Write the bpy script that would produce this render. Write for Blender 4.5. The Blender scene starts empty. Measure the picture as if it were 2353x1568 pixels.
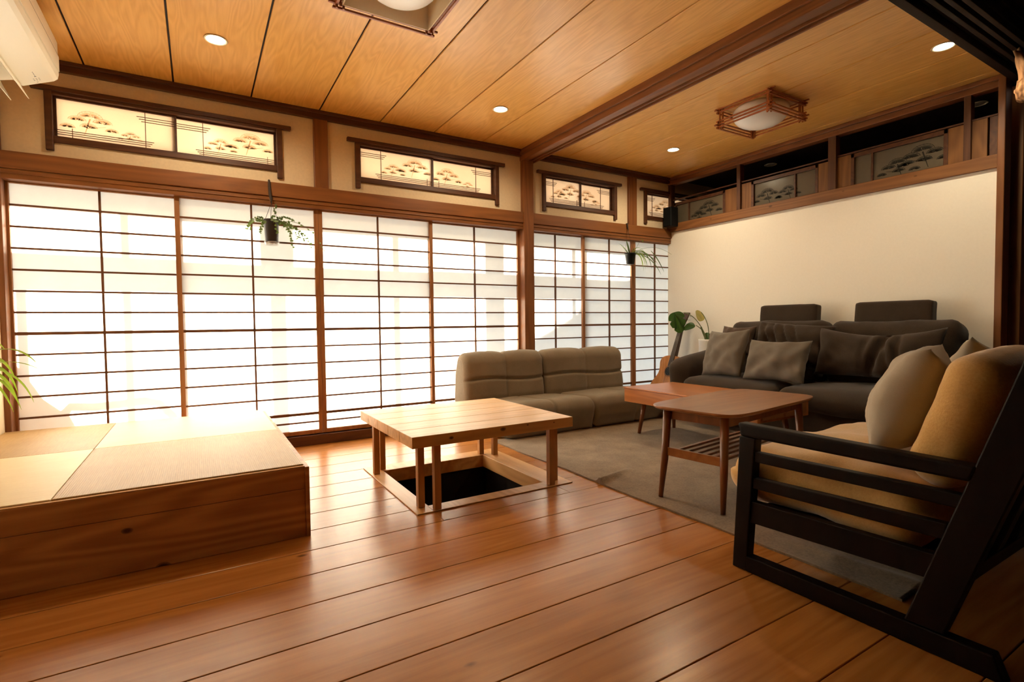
import bpy, bmesh, math, random
from mathutils import Vector, Matrix, Euler, noise as mnoise
random.seed(7)
S = bpy.context.scene
COL = S.collection
PI = math.pi
def rad(d): return d * PI / 180.0
def nz(x, y, z): return mnoise.noise(Vector((x, y, z)))

# ------------------------------------------------------------------ materials
def lin(r, g, b):
    f = lambda c: (c / 255 / 12.92) if c / 255 <= .04045 else ((c / 255 + .055) / 1.055) ** 2.4
    return (f(r), f(g), f(b), 1)

class NT:
    def __init__(s, name):
        s.m = bpy.data.materials.new(name); s.m.use_nodes = True
        s.t = s.m.node_tree; s.t.nodes.clear()
        s.out = s.n('ShaderNodeOutputMaterial')
    def n(s, typ, **kw):
        o = s.t.nodes.new(typ)
        for k, v in kw.items():
            if k.startswith('i_'):
                key = k[2:]
                key = int(key) if key.isdigit() else key.replace('_', ' ')
                o.inputs[key].default_value = v
            else: setattr(o, k, v)
        return o
    def l(s, a, b): s.t.links.new(a, b)
    def math(s, op, a, b=None):
        o = s.n('ShaderNodeMath', operation=op)
        for i, v in enumerate((a, b)):
            if v is None: continue
            if hasattr(v, 'links'): s.l(v, o.inputs[i])
            else: o.inputs[i].default_value = v
        return o.outputs[0]
    def ramp(s, fac, stops):
        r = s.n('ShaderNodeValToRGB'); e = r.color_ramp.elements
        while len(e) < len(stops): e.new(.5)
        for el, (p, c) in zip(e, stops): el.position = p; el.color = c
        s.l(fac, r.inputs[0]); return r.outputs[0]
    def mix(s, fac, a, b, mode='MIX'):
        o = s.n('ShaderNodeMix', data_type='RGBA', blend_type=mode)
        for i, v in ((0, fac), (6, a), (7, b)):
            if hasattr(v, 'links'): s.l(v, o.inputs[i])
            else: o.inputs[i].default_value = v
        return o.outputs[2]
    def bsdf(s, rough=.5, spec=.5, **kw):
        p = s.n('ShaderNodeBsdfPrincipled'); p.inputs['Roughness'].default_value = rough
        p.inputs['Specular IOR Level'].default_value = spec
        s.l(p.outputs[0], s.out.inputs[0]); return p
    def bump(s, p, h, strength=.2, dist=.005):
        b = s.n('ShaderNodeBump'); b.inputs['Strength'].default_value = strength
        b.inputs['Distance'].default_value = dist
        s.l(h, b.inputs['Height']); s.l(b.outputs[0], p.inputs['Normal'])

def wood(name, c1, c2, axis=0, rough=.4, spec=.5, bump=.12, fine=1.0, plank=None, vary=.25, figure=.5, knots=(), scuff=0., scuff_tint=0.):
    k = NT(name)
    tc = k.n('ShaderNodeTexCoord').outputs['Object']
    sep = k.n('ShaderNodeSeparateXYZ'); k.l(tc, sep.inputs[0])
    vec = tc; rnd = None
    if plank:
        ax, pitch, off = plank
        idx = k.math('FLOOR', k.math('DIVIDE', k.math('ADD', sep.outputs[ax], off), pitch))
        wn = k.n('ShaderNodeTexWhiteNoise', noise_dimensions='1D'); k.l(idx, wn.inputs['W']); rnd = wn.outputs['Value']
        ad = k.n('ShaderNodeVectorMath', operation='ADD'); cm = k.n('ShaderNodeCombineXYZ')
        for i in range(3): k.l(k.math('MULTIPLY', rnd, 7.3 + 3 * i), cm.inputs[i])
        k.l(tc, ad.inputs[0]); k.l(cm.outputs[0], ad.inputs[1]); vec = ad.outputs[0]
    sc = [22., 22., 22.]; sc[axis] = 1.1
    mp = k.n('ShaderNodeMapping'); mp.inputs['Scale'].default_value = [v * fine for v in sc]; k.l(vec, mp.inputs[0])
    n1 = k.n('ShaderNodeTexNoise', i_Scale=1.6, i_Detail=7, i_Roughness=.62, i_Distortion=.35); k.l(mp.outputs[0], n1.inputs['Vector'])
    sc2 = [3.4, 3.4, 3.4]; sc2[axis] = .42
    mp2 = k.n('ShaderNodeMapping'); mp2.inputs['Scale'].default_value = [v * fine for v in sc2]; k.l(vec, mp2.inputs[0])
    n2 = k.n('ShaderNodeTexNoise', i_Scale=1.0, i_Detail=2, i_Roughness=.5); k.l(mp2.outputs[0], n2.inputs['Vector'])
    rings = k.math('MULTIPLY', k.math('ADD', k.math('SINE', k.math('MULTIPLY', n2.outputs[0], 88.0)), 1.0), .25)
    fac = k.math('ADD', k.math('MULTIPLY', n1.outputs[0], 1 - figure * .5), k.math('MULTIPLY', rings, figure))
    col = k.ramp(fac, [(.28, c2), (.72, c1)])
    if rnd is not None:
        hsv = k.n('ShaderNodeHueSaturation'); k.l(col, hsv.inputs['Color'])
        k.l(k.math('ADD', k.math('MULTIPLY', rnd, vary), 1 - vary / 2), hsv.inputs['Value']); col = hsv.outputs[0]
    for (kx, ky, kz, r) in knots:
        ms = k.n('ShaderNodeMapping'); v = [1.6 / r] * 3; v[axis] = 1.0 / r
        ms.inputs['Scale'].default_value = v; ms.inputs['Location'].default_value = [-a * b for a, b in zip((kx, ky, kz), v)]
        k.l(tc, ms.inputs[0])
        ln = k.n('ShaderNodeVectorMath', operation='LENGTH'); k.l(ms.outputs[0], ln.inputs[0])
        d = k.math('ADD', ln.outputs['Value'], k.math('MULTIPLY', n1.outputs[0], .35))
        f = k.ramp(d, [(.55, (1, 1, 1, 1)), (1.0, (.35, .35, .35, 1)), (1.25, (0, 0, 0, 1))])
        col = k.mix(f, col, (c2[0] * .22, c2[1] * .18, c2[2] * .18, 1))
    if scuff:
        vm = k.n('ShaderNodeMapping'); vm.inputs['Scale'].default_value = (1.7, 3.4, 1); k.l(vec, vm.inputs[0])
        vo = k.n('ShaderNodeTexVoronoi', i_Scale=1.0); k.l(vm.outputs[0], vo.inputs['Vector'])
        kf = k.ramp(k.math('ADD', vo.outputs['Distance'], k.math('MULTIPLY', n1.outputs[0], .03)), [(.035, (1, 1, 1, 1)), (.06, (0, 0, 0, 1))])
        col = k.mix(k.math('MULTIPLY', kf, .75), col, (.06, .02, .008, 1))
    p = k.bsdf(rough, spec)
    k.l(col, p.inputs['Base Color'])
    if scuff:
        p.inputs['Specular Tint'].default_value = (1, .88, .72, 1)
    k.bump(p, fac, bump, .004)
    return k.m

def fabric(name, c1, c2, scale=260, bump=.35, rough=.95, blotch=5, sheen=.15, wale=None):
    k = NT(name); tc = k.n('ShaderNodeTexCoord').outputs['Object']
    n1 = k.n('ShaderNodeTexNoise', i_Scale=scale, i_Detail=3, i_Roughness=.7); k.l(tc, n1.inputs['Vector'])
    n2 = k.n('ShaderNodeTexNoise', i_Scale=blotch, i_Detail=4, i_Roughness=.6); k.l(tc, n2.inputs['Vector'])
    h = n1.outputs[0]
    f = k.math('ADD', k.math('MULTIPLY', n1.outputs[0], .5), k.math('MULTIPLY', n2.outputs[0], .5))
    if wale is not None:
        w = k.n('ShaderNodeTexWave', wave_type='BANDS', bands_direction='XYZ'[wale], i_Scale=90, i_Distortion=1.5, i_Detail=2)
        k.l(tc, w.inputs['Vector']); h = k.math('ADD', k.math('MULTIPLY', w.outputs['Fac'], .6), h)
        f = k.math('ADD', k.math('MULTIPLY', f, .8), k.math('MULTIPLY', w.outputs['Fac'], .2))
    p = k.bsdf(rough, .15); p.inputs['Sheen Weight'].default_value = sheen; p.inputs['Sheen Roughness'].default_value = .5
    k.l(k.ramp(f, [(.32, c2), (.68, c1)]), p.inputs['Base Color'])
    k.bump(p, h, bump, .002)
    return k.m

def plain(name, c, rough=.5, spec=.5, metal=0., noise=0., nscale=30, emit=None, es=0., bump=0.):
    k = NT(name); p = k.bsdf(rough, spec); p.inputs['Metallic'].default_value = metal
    p.inputs['Base Color'].default_value = c
    if noise or bump:
        tc = k.n('ShaderNodeTexCoord').outputs['Object']
        n1 = k.n('ShaderNodeTexNoise', i_Scale=nscale, i_Detail=5, i_Roughness=.6); k.l(tc, n1.inputs['Vector'])
        d = 1 - noise
        k.l(k.ramp(n1.outputs[0], [(.3, (c[0] * d, c[1] * d, c[2] * d, 1)), (.7, c)]), p.inputs['Base Color'])
        if bump: k.bump(p, n1.outputs[0], bump, .003)
    if emit: p.inputs['Emission Color'].default_value = emit; p.inputs['Emission Strength'].default_value = es
    return k.m

def translucent(name, c, t, fibre=.06, gloss=.0, mixf=.7):
    k = NT(name); tc = k.n('ShaderNodeTexCoord').outputs['Object']
    n1 = k.n('ShaderNodeTexNoise', i_Scale=9, i_Detail=6, i_Roughness=.7); k.l(tc, n1.inputs['Vector'])
    f = lambda q: k.ramp(n1.outputs[0], [(.3, (q[0] * (1 - fibre), q[1] * (1 - fibre), q[2] * (1 - fibre), 1)), (.7, q)])
    d = k.n('ShaderNodeBsdfDiffuse'); k.l(f(c), d.inputs[0])
    tr = k.n('ShaderNodeBsdfTranslucent'); k.l(f(t), tr.inputs[0])
    mx = k.n('ShaderNodeMixShader'); mx.inputs[0].default_value = mixf
    k.l(d.outputs[0], mx.inputs[1]); k.l(tr.outputs[0], mx.inputs[2]); o = mx.outputs[0]
    if gloss:
        g = k.n('ShaderNodeBsdfGlossy', i_Roughness=.25); m2 = k.n('ShaderNodeMixShader'); m2.inputs[0].default_value = gloss
        k.l(o, m2.inputs[1]); k.l(g.outputs[0], m2.inputs[2]); o = m2.outputs[0]
    k.l(o, k.out.inputs[0]); return k.m

def leafmat(name, c, t):
    k = NT(name); tc = k.n('ShaderNodeTexCoord').outputs['Object']
    n1 = k.n('ShaderNodeTexNoise', i_Scale=14, i_Detail=3); k.l(tc, n1.inputs['Vector'])
    p = k.n('ShaderNodeBsdfPrincipled', i_Roughness=.4)
    k.l(k.ramp(n1.outputs[0], [(.3, (c[0] * .55, c[1] * .6, c[2] * .5, 1)), (.7, c)]), p.inputs['Base Color'])
    tr = k.n('ShaderNodeBsdfTranslucent'); tr.inputs[0].default_value = t
    mx = k.n('ShaderNodeMixShader'); mx.inputs[0].default_value = .35
    k.l(p.outputs[0], mx.inputs[1]); k.l(tr.outputs[0], mx.inputs[2]); k.l(mx.outputs[0], k.out.inputs[0]); return k.m

def glassmat(name, c=(1, 1, 1, 1), f=.25):
    k = NT(name); a = k.n('ShaderNodeBsdfTransparent'); a.inputs[0].default_value = c
    g = k.n('ShaderNodeBsdfGlossy', i_Roughness=.03); mx = k.n('ShaderNodeMixShader'); mx.inputs[0].default_value = f
    k.l(a.outputs[0], mx.inputs[1]); k.l(g.outputs[0], mx.inputs[2]); k.l(mx.outputs[0], k.out.inputs[0]); return k.m

def tatamimat(name, c1, c2, axis):
    k = NT(name); tc = k.n('ShaderNodeTexCoord').outputs['Object']
    w = k.n('ShaderNodeTexWave', wave_type='BANDS', bands_direction='XY'[axis], i_Scale=42, i_Distortion=.8, i_Detail=2); k.l(tc, w.inputs['Vector'])
    sc = [260, 260, 60]; sc[1 - axis] = 14
    mp = k.n('ShaderNodeMapping'); mp.inputs['Scale'].default_value = sc; k.l(tc, mp.inputs[0])
    n1 = k.n('ShaderNodeTexNoise', i_Scale=1, i_Detail=4, i_Roughness=.7); k.l(mp.outputs[0], n1.inputs['Vector'])
    n2 = k.n('ShaderNodeTexNoise', i_Scale=6, i_Detail=3); k.l(tc, n2.inputs['Vector'])
    f = k.math('ADD', k.math('MULTIPLY', n1.outputs[0], .6), k.math('ADD', k.math('MULTIPLY', w.outputs['Fac'], .15), k.math('MULTIPLY', n2.outputs[0], .25)))
    p = k.bsdf(.5, .4); k.l(k.ramp(f, [(.3, c2), (.7, c1)]), p.inputs['Base Color'])
    k.bump(p, k.math('ADD', w.outputs['Fac'], n1.outputs[0]), .25, .002); return k.m

M = {}
M['floor'] = wood('floor_boards', (.53, .215, .050, 1), (.38, .14, .030, 1), 0, .27, .55, .05, 1, (1, .2125, 1.125), .26, .30, scuff=.07)
M['ceil'] = wood('ceiling_veneer', (.84, .47, .125, 1), (.70, .35, .075, 1), 1, .30, .6, .012, 2.1, (0, .4556, -1.809), .10, .5)
M['dark'] = wood('dark_brown_timber', (.115, .042, .017, 1), (.07, .024, .010, 1), 0, .45, .4, .08)
M['darkz'] = wood('dark_brown_post', (.125, .047, .019, 1), (.075, .027, .011, 1), 2, .45, .4, .08)
M['mid'] = wood('red_brown_timber', (.27, .10, .028, 1), (.185, .065, .018, 1), 0, .42, .4, .08)
M['midz'] = wood('red_brown_post', (.26, .098, .03, 1), (.18, .062, .019, 1), 2, .42, .4, .08)
M['midy'] = wood('red_brown_rail', (.27, .10, .033, 1), (.17, .058, .019, 1), 1, .45, .4, .08)
M['knoty'] = wood('knotty_pine_rail', (.27, .118, .040, 1), (.17, .065, .020, 1), 1, .5, .35, .1, knots=[(5.55, -.62, 1.95, .03), (5.55, -1.27, 1.95, .035), (5.55, -1.9, 1.95, .03), (5.55, -2.4, 1.95, .03)])
M['knotz'] = wood('knotty_pine_board', (.24, .105, .030, 1), (.15, .058, .016, 1), 2, .5, .35, .1)
M['shoji'] = wood('shoji_frame_cedar', (.38, .17, .068, 1), (.27, .11, .04, 1), 2, .5, .35, .06)
M['lattice'] = plain('shoji_lattice_wood', (.15, .06, .024, 1), .5, .3)
M['paper'] = translucent('shoji_paper', (.80, .78, .73, 1), (.86, .85, .81, 1), .05, 0, .62)
M['glassfrost'] = translucent('frosted_transom_glass', (.75, .66, .55, 1), (1.0, .84, .67, 1), .04, .03, .84)
M['glassdark'] = translucent('grey_frosted_glass', (.20, .165, .115, 1), (.26, .21, .15, 1), .1, .03, .3)
M['pine_ink'] = translucent('painted_pine_strokes', (.66, .48, .31, 1), (.86, .65, .45, 1), .1, 0, .78)
M['pine_dark'] = plain('dark_pine_strokes', (.030, .028, .020, 1), .6, .3)
M['plaster'] = plain('beige_plaster', (.78, .64, .44, 1), .9, .2, 0, .08, 60, bump=.15)
M['white'] = plain('cream_wallpaper', (.95, .90, .80, 1), .85, .2, 0, .03, 55, bump=.06)
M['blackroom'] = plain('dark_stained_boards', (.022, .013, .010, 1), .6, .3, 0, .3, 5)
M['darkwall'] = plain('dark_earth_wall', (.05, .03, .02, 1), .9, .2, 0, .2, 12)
M['platwood'] = wood('platform_cedar', (.62, .31, .115, 1), (.42, .185, .06, 1), 0, .45, .4, .08, 1, None, 0, .75, knots=[(.049, -.856, .159, .022), (.154, -.856, .0, .030)])
M['tat_a'] = tatamimat('tatami_weave_lengthwise', (.52, .325, .125, 1), (.36, .21, .07, 1), 0)  # darker base colour paints in the duller weave direction
M['tat_b'] = tatamimat('tatami_weave_crosswise', (.88, .74, .50, 1), (.74, .58, .34, 1), 1)  # paler base colour paints in the shine of this weave direction
M['tablewood'] = wood('pine_table_boards', (.76, .44, .165, 1), (.60, .32, .105, 1), 0, .40, .35, .05, 1, (1, .186, .03), .18, .6, knots=[(-.27, -.45, .352, .016), (.02, -.45, .36, .022), (.17, -.45, .365, .009), (.34, -.45, .36, .008)])
M['tableleg'] = wood('pine_table_leg', (.52, .27, .10, 1), (.38, .18, .06, 1), 2, .45, .4, .06)
M['pitwood'] = wood('pit_frame_pine', (.74, .42, .16, 1), (.56, .28, .09, 1), 1, .38, .5, .08)
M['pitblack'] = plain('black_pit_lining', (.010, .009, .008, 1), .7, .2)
M['teak'] = wood('teak_veneer', (.50, .18, .045, 1), (.37, .12, .028, 1), 1, .3, .5, .05)
M['teakx'] = wood('walnut_teak_veneer', (.36, .145, .046, 1), (.26, .095, .028, 1), 0, .3, .5, .05)
M['teakleg'] = wood('teak_leg', (.24, .085, .03, 1), (.15, .05, .017, 1), 2, .3, .5, .05)
M['ebony'] = wood('espresso_stained_frame', (.0075, .0035, .0025, 1), (.004, .002, .0015, 1), 2, .5, .15, .05)
M['drift'] = wood('weathered_driftwood', (.34, .18, .085, 1), (.10, .042, .018, 1), 2, .8, .2, .5, 1.6)
M['lampwood'] = wood('red_lacquered_lamp_sticks', (.44, .13, .032, 1), (.30, .08, .02, 1), 0, .4, .4, .05)
M['lamppanel'] = translucent('lamp_paper_panel', (.93, .82, .62, 1), (.9, .78, .55, 1), .05, 0, .35)
M['lampglass'] = plain('opal_lamp_glass', (.90, .89, .87, 1), .25, .5)
M['sofa_lo'] = fabric('grey_brown_corduroy', (.285, .22, .148, 1), (.17, .128, .082, 1), 300, .4, wale=0)
M['sofa_dk'] = fabric('dark_brown_sofa_cloth', (.058, .038, .024, 1), (.030, .019, .012, 1), 240, .35)
M['pillow'] = fabric('grey_linen', (.20, .17, .135, 1), (.13, .11, .085, 1), 420, .25)
M['pillow_lt'] = fabric('light_grey_cotton', (.44, .37, .28, 1), (.36, .295, .215, 1), 500, .2)
M['brownpil'] = fabric('brown_pillow_cloth', (.10, .062, .04, 1), (.06, .036, .024, 1), 300, .3)
M['mustard'] = fabric('mustard_fleece', (.66, .40, .13, 1), (.50, .275, .075, 1), 150, .6, .98, 9, .4)
M['rug'] = fabric('taupe_rug_pile', (.34, .25, .165, 1), (.15, .105, .068, 1), 90, .6, 1, 7.0, .2)
M['acwhite'] = plain('cream_white_plastic', (.80, .75, .62, 1), .35, .5)
M['acgrey'] = plain('grey_print', (.22, .21, .19, 1), .6)
M['black'] = plain('black_plastic', (.006, .006, .0065, 1), .55, .25)
M['pot'] = plain('dark_brown_pot', (.03, .021, .018, 1), .5, .4)
M['potwhite'] = plain('white_ceramic', (.85, .83, .78, 1), .3, .5)
M['saucer'] = glassmat('clear_plastic_saucer', (.9, .88, .85, 1), .2)
M['cord'] = plain('dark_hanging_cord', (.04, .025, .018, 1), .8)
M['soil'] = plain('potting_soil', (.03, .018, .010, 1), 1, .1, 0, .5, 60)
M['leaf'] = leafmat('ivy_leaf', (.075, .11, .03, 1), (.20, .30, .06, 1))
M['leaf_lt'] = leafmat('bright_leaf', (.16, .27, .03, 1), (.36, .52, .04, 1))
M['leaf_dk'] = leafmat('monstera_leaf', (.035, .085, .02, 1), (.09, .2, .02, 1))
M['leaf_yl'] = leafmat('pale_yellow_leaf', (.50, .42, .12, 1), (.6, .5, .15, 1))
M['stem'] = plain('green_stem', (.11, .13, .04, 1), .6)
M['spruce'] = wood('guitar_spruce_top', (.62, .27, .075, 1), (.48, .19, .045, 1), 2, .25, .5, .03)
M['rosewood'] = wood('rosewood_neck', (.075, .04, .026, 1), (.04, .02, .013, 1), 2, .4, .4, .05)
M['chrome'] = plain('chrome', (.6, .6, .6, 1), .25, .5, 1)
M['bulb'] = plain('lit_downlight', (1, .9, .7, 1), .4, .5, 0, emit=(1, .86, .58, 1), es=14)
M['bulb_off'] = plain('unlit_downlight', (.55, .5, .45, 1), .35, .5)
M['ring'] = plain('downlight_ring', (.75, .66, .5, 1), .4, .5)
M['string'] = plain('steel_string', (.5, .48, .42, 1), .3, .5, 1)
M['concrete'] = plain('pale_house_wall', (.5, .48, .46, 1), .9)
M['verfloor'] = wood('veranda_floor', (.43, .36, .29, 1), (.36, .30, .23, 1), 0, .5, .4, .06)
M['verwall'] = plain('veranda_cream', (.46, .44, .41, 1), .9)
M['earth'] = plain('garden_earth', (.34, .33, .30, 1), 1, .1, 0, .4, 3)
M['shadow_caster'] = wood('shadow_caster', (.5, .3, .13, 1), (.35, .2, .08, 1), 2, .6)

# ------------------------------------------------------------------ geometry
class MB:
    def __init__(s): s.v = []; s.f = []; s.mi = []; s.sm = []; s.cur = 0; s.smooth = False
    def add(s, vs, fs, smooth=None):
        b = len(s.v); s.v += [Vector(q) for q in vs]
        for f in fs: s.f.append([b + i for i in f]); s.mi.append(s.cur); s.sm.append(s.smooth if smooth is None else smooth)
        return s
    def box(s, x0, x1, y0, y1, z0, z1):
        if x0 > x1: x0, x1 = x1, x0
        if y0 > y1: y0, y1 = y1, y0
        if z0 > z1: z0, z1 = z1, z0
        v = [(x, y, z) for x in (x0, x1) for y in (y0, y1) for z in (z0, z1)]
        return s.add(v, [(0, 1, 3, 2), (4, 6, 7, 5), (0, 4, 5, 1), (2, 3, 7, 6), (0, 2, 6, 4), (1, 5, 7, 3)], False)
    def hexa(s, a, b):           # two quads (lists of 4) -> solid
        return s.add(list(a) + list(b), [(3, 2, 1, 0), (4, 5, 6, 7), (0, 1, 5, 4), (1, 2, 6, 5), (2, 3, 7, 6), (3, 0, 4, 7)], False)
    def bar(s, p, q, w, h, up=(0, 0, 1), w2=None, h2=None):
        p, q = Vector(p), Vector(q); d = (q - p).normalized(); up = Vector(up)
        if abs(d.dot(up)) > .99: up = Vector((1, 0, 0))
        r = d.cross(up).normalized(); u = r.cross(d)
        w2 = w if w2 is None else w2; h2 = h if h2 is None else h2
        c = lambda o, a, b: [o - r * a / 2 - u * b / 2, o + r * a / 2 - u * b / 2, o + r * a / 2 + u * b / 2, o - r * a / 2 + u * b / 2]
        return s.hexa(c(p, w, h), c(q, w2, h2))
    def loops(s, ls, closed=True, caps=True, smooth=True):
        n = len(ls[0]); v = [q for l in ls for q in l]; f = []
        for i in range(len(ls) - 1):
            for j in range(n if closed else n - 1):
                k = (j + 1) % n; f.append((i * n + j, i * n + k, (i + 1) * n + k, (i + 1) * n + j))
        if caps and closed: f += [tuple(reversed(range(n))), tuple(range((len(ls) - 1) * n, len(ls) * n))]
        return s.add(v, f, smooth)
    def tube(s, pts, r, n=8, caps=True):
        pts = [Vector(p) for p in pts]; rs = r if isinstance(r, (list, tuple)) else [r] * len(pts)
        ls = []; ref = None
        for i, p in enumerate(pts):
            d = (pts[min(i + 1, len(pts) - 1)] - pts[max(i - 1, 0)]).normalized()
            if ref is None: ref = Vector((0, 0, 1)) if abs(d.z) < .9 else Vector((1, 0, 0))
            a = (ref - d * ref.dot(d)).normalized(); ref = a; b = d.cross(a)
            ls.append([p + (a * math.cos(2 * PI * j / n) + b * math.sin(2 * PI * j / n)) * rs[i] for j in range(n)])
        return s.loops(ls, True, caps)
    def lathe(s, c, prof, n=32, caps=True):
        ls = [[(c[0] + r * math.cos(2 * PI * j / n), c[1] + r * math.sin(2 * PI * j / n), c[2] + z) for j in range(n)] for r, z in prof]
        return s.loops(ls, True, caps)
    def prism(s, poly, axis, a, b, smooth=False):
        def P(q, t): return (t, q[0], q[1]) if axis == 0 else (q[0], t, q[1]) if axis == 1 else (q[0], q[1], t)
        n = len(poly); v = [P(q, a) for q in poly] + [P(q, b) for q in poly]
        return s.add(v, [tuple(range(n)), tuple(range(2 * n - 1, n - 1, -1))] + [(i, i + n, (i + 1) % n + n, (i + 1) % n) for i in range(n)], smooth)
    def rbox(s, c, size, r, n=10, bulge=(0, 0, 0), rot=None, wr=0., wf=4., seed=0., warp=None):
        """rounded, inflated, slightly wrinkled cushion block"""
        h = [a / 2 for a in size]; c = Vector(c); R = rot.to_matrix() if rot else Matrix.Identity(3)
        vs = {}; v = []; f = []
        def vid(p):
            k = tuple(round(a, 5) for a in p)
            if k not in vs: vs[k] = len(v); v.append(Vector(p))
            return vs[k]
        g = [math.sin((2 * i / n - 1) * PI / 2) * .35 + (2 * i / n - 1) * .65 for i in range(n + 1)]
        for ax in range(3):
            for sg in (-1, 1):
                for i in range(n):
                    for j in range(n):
                        q = []
                        for a, b in ((g[i], g[j]), (g[i + 1], g[j]), (g[i + 1], g[j + 1]), (g[i], g[j + 1])):
                            p = [0, 0, 0]; p[ax] = sg; p[(ax + 1) % 3] = a; p[(ax + 2) % 3] = b; q.append(vid(p))
                        f.append(q if sg > 0 else q[::-1])
        out = []
        for p in v:
            w = Vector([p[i] * h[i] for i in range(3)])
            rr = [min(r, hh * .98) for hh in h]
            q = Vector([max(-(h[i] - rr[i]), min(h[i] - rr[i], w[i])) for i in range(3)])
            d = w - q
            e = Vector([d[i] / rr[i] for i in range(3)])
            if e.length > 1e-6: e.normalize()
            w2 = q + Vector([e[i] * rr[i] for i in range(3)])
            u = [w2[i] / h[i] for i in range(3)]
            for i in range(3):
                a, b = u[(i + 1) % 3], u[(i + 2) % 3]
                w2[i] += bulge[i] * (u[i]) * max(0, 1 - a * a) * max(0, 1 - b * b)
            if wr:
                nv = nz(w2.x * wf + seed, w2.y * wf - seed, w2.z * wf + 2 * seed) + .5 * nz(w2.x * wf * 2.3 + seed, w2.y * wf * 2.3, w2.z * wf * 2.3 - seed)
                ee = Vector([u[i] ** 3 for i in range(3)])
                if ee.length > 1e-6: ee.normalize()
                w2 += ee * nv * wr
            if warp: w2 = warp(w2)
            out.append(c + R @ w2)
        return s.add(out, f, True)
    def pillow(s, c, w, h, t, rot, n=22, wr=.012, seed=0., droop=0., folds=()):
        """scatter cushion: two sheets meeting in a seam, pinched corners"""
        c = Vector(c); R = rot.to_matrix(); ls = {0: [], 1: []}
        def pt(i, j, sg):
            u, v = 2 * i / n - 1, 2 * j / n - 1
            k = 1 - .07 * (1 - u * u) * 0; x = u * w / 2 * (1 - .09 * (1 - v * v) ** 1 * abs(u) ** 1.5 * 0 - .075 * (1 - abs(v)) ** .8 * abs(u) ** 3)
            y = v * h / 2 * (1 - .075 * (1 - abs(u)) ** .8 * abs(v) ** 3)
            th = t / 2 * (max(0, (1 - u * u)) * max(0, (1 - v * v))) ** .42
            p_, q_ = u + v * h / w, u - v * h / w; a = nz(p_ * 1.9 + seed, q_ * 1.1, sg * 3 + seed) + .6 * nz(p_ * 1.8 + seed, q_ * 4 - seed, sg)
            # creases running in from the corners
            cr = .3 * math.sin(7 * (u - v) + 3 * nz(u * 1.5, v * 1.5, seed)) * abs(u * v)
            th += wr * (a * min(1, th / (t * .2)) + cr * min(1, th / (t * .12)))
            for fu, fw_, fd, sl in folds: th -= fd * math.exp(-((u - fu - sl * v) / fw_) ** 2) * min(1, th / (t * .2)) * (1 if sg < 0 else 0)
            y -= droop * (1 - u * u) * (v + 1) / 2
            return c + R @ Vector((x, y, sg * th))
        v = []; idx = {}
        for sg in (1, -1):
            for i in range(n + 1):
                for j in range(n + 1):
                    e = i in (0, n) or j in (0, n)
                    if e and sg < 0: idx[(i, j, sg)] = idx[(i, j, 1)]; continue
                    idx[(i, j, sg)] = len(v); v.append(pt(i, j, sg))
        f = []
        for sg in (1, -1):
            for i in range(n):
                for j in range(n):
                    q = [idx[(i, j, sg)], idx[(i + 1, j, sg)], idx[(i + 1, j + 1, sg)], idx[(i, j + 1, sg)]]
                    f.append(q if sg > 0 else q[::-1])
        return s.add(v, f, True)
    def build(s, name, mat, parent=None, bevel=0., seg=2, subdiv=0, fix=True, auto=None):
        off = Vector((0, 0, 0)); p = parent
        while p is not None: off += p.location; p = p.parent
        me = bpy.data.meshes.new(name); me.from_pydata([q - off for q in s.v], [], s.f)
        for m in (mat if isinstance(mat, (list, tuple)) else [mat]): me.materials.append(m)
        me.polygons.foreach_set('material_index', s.mi); me.polygons.foreach_set('use_smooth', s.sm)
        if fix:
            bm = bmesh.new(); bm.from_mesh(me); bmesh.ops.recalc_face_normals(bm, faces=bm.faces); bm.to_mesh(me); bm.free()
        me.update(); o = bpy.data.objects.new(name, me); COL.objects.link(o)
        if parent is not None: o.parent = parent
        if bevel:
            b = o.modifiers.new('edge', 'BEVEL'); b.width = bevel; b.segments = seg; b.limit_method = 'ANGLE'; b.angle_limit = rad(40); b.harden_normals = False
        if subdiv:
            b = o.modifiers.new('soft', 'SUBSURF'); b.levels = subdiv; b.render_levels = subdiv
        return o

def tag(o, label, cat, group=None, kind=None):
    o['label'] = label; o['category'] = cat
    if group: o['group'] = group
    if kind: o['kind'] = kind
    return o
def thing(name, loc, label, cat, group=None, kind=None):
    o = bpy.data.objects.new(name, None); COL.objects.link(o); o.location = loc; o.empty_display_size = .05
    return tag(o, label, cat, group, kind)
def struct(o, label, cat): return tag(o, label, cat, None, 'structure')
def copy_tree(o, parent=None):
    c = o.copy(); COL.objects.link(c)
    if parent is not None: c.parent = parent
    for ch in list(o.children): copy_tree(ch, c)
    return c
XE = 5.564      # east (cream) wall
ZC = 2.50       # ceiling

# ------------------------------------------------------------------ camera
cam = bpy.data.cameras.new('camera'); co = bpy.data.objects.new('camera', cam); COL.objects.link(co)
cam.sensor_width = 36; cam.lens = 1190.996 / 2353 * 36; cam.clip_start = .05
yw, pt_, rl = -.543735, -.035049, -.011574
fw = Vector((-math.sin(yw) * math.cos(pt_), math.cos(yw) * math.cos(pt_), math.sin(pt_)))
ri = Vector((math.cos(yw), math.sin(yw), 0)); up = ri.cross(fw)
r2 = ri * math.cos(rl) + up * math.sin(rl); u2 = -ri * math.sin(rl) + up * math.cos(rl)
mw = Matrix((( r2.x, u2.x, -fw.x, .99283), (r2.y, u2.y, -fw.y, -4.15313), (r2.z, u2.z, -fw.z, .90443), (0, 0, 0, 1)))
co.matrix_world = mw; S.camera = co

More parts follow.
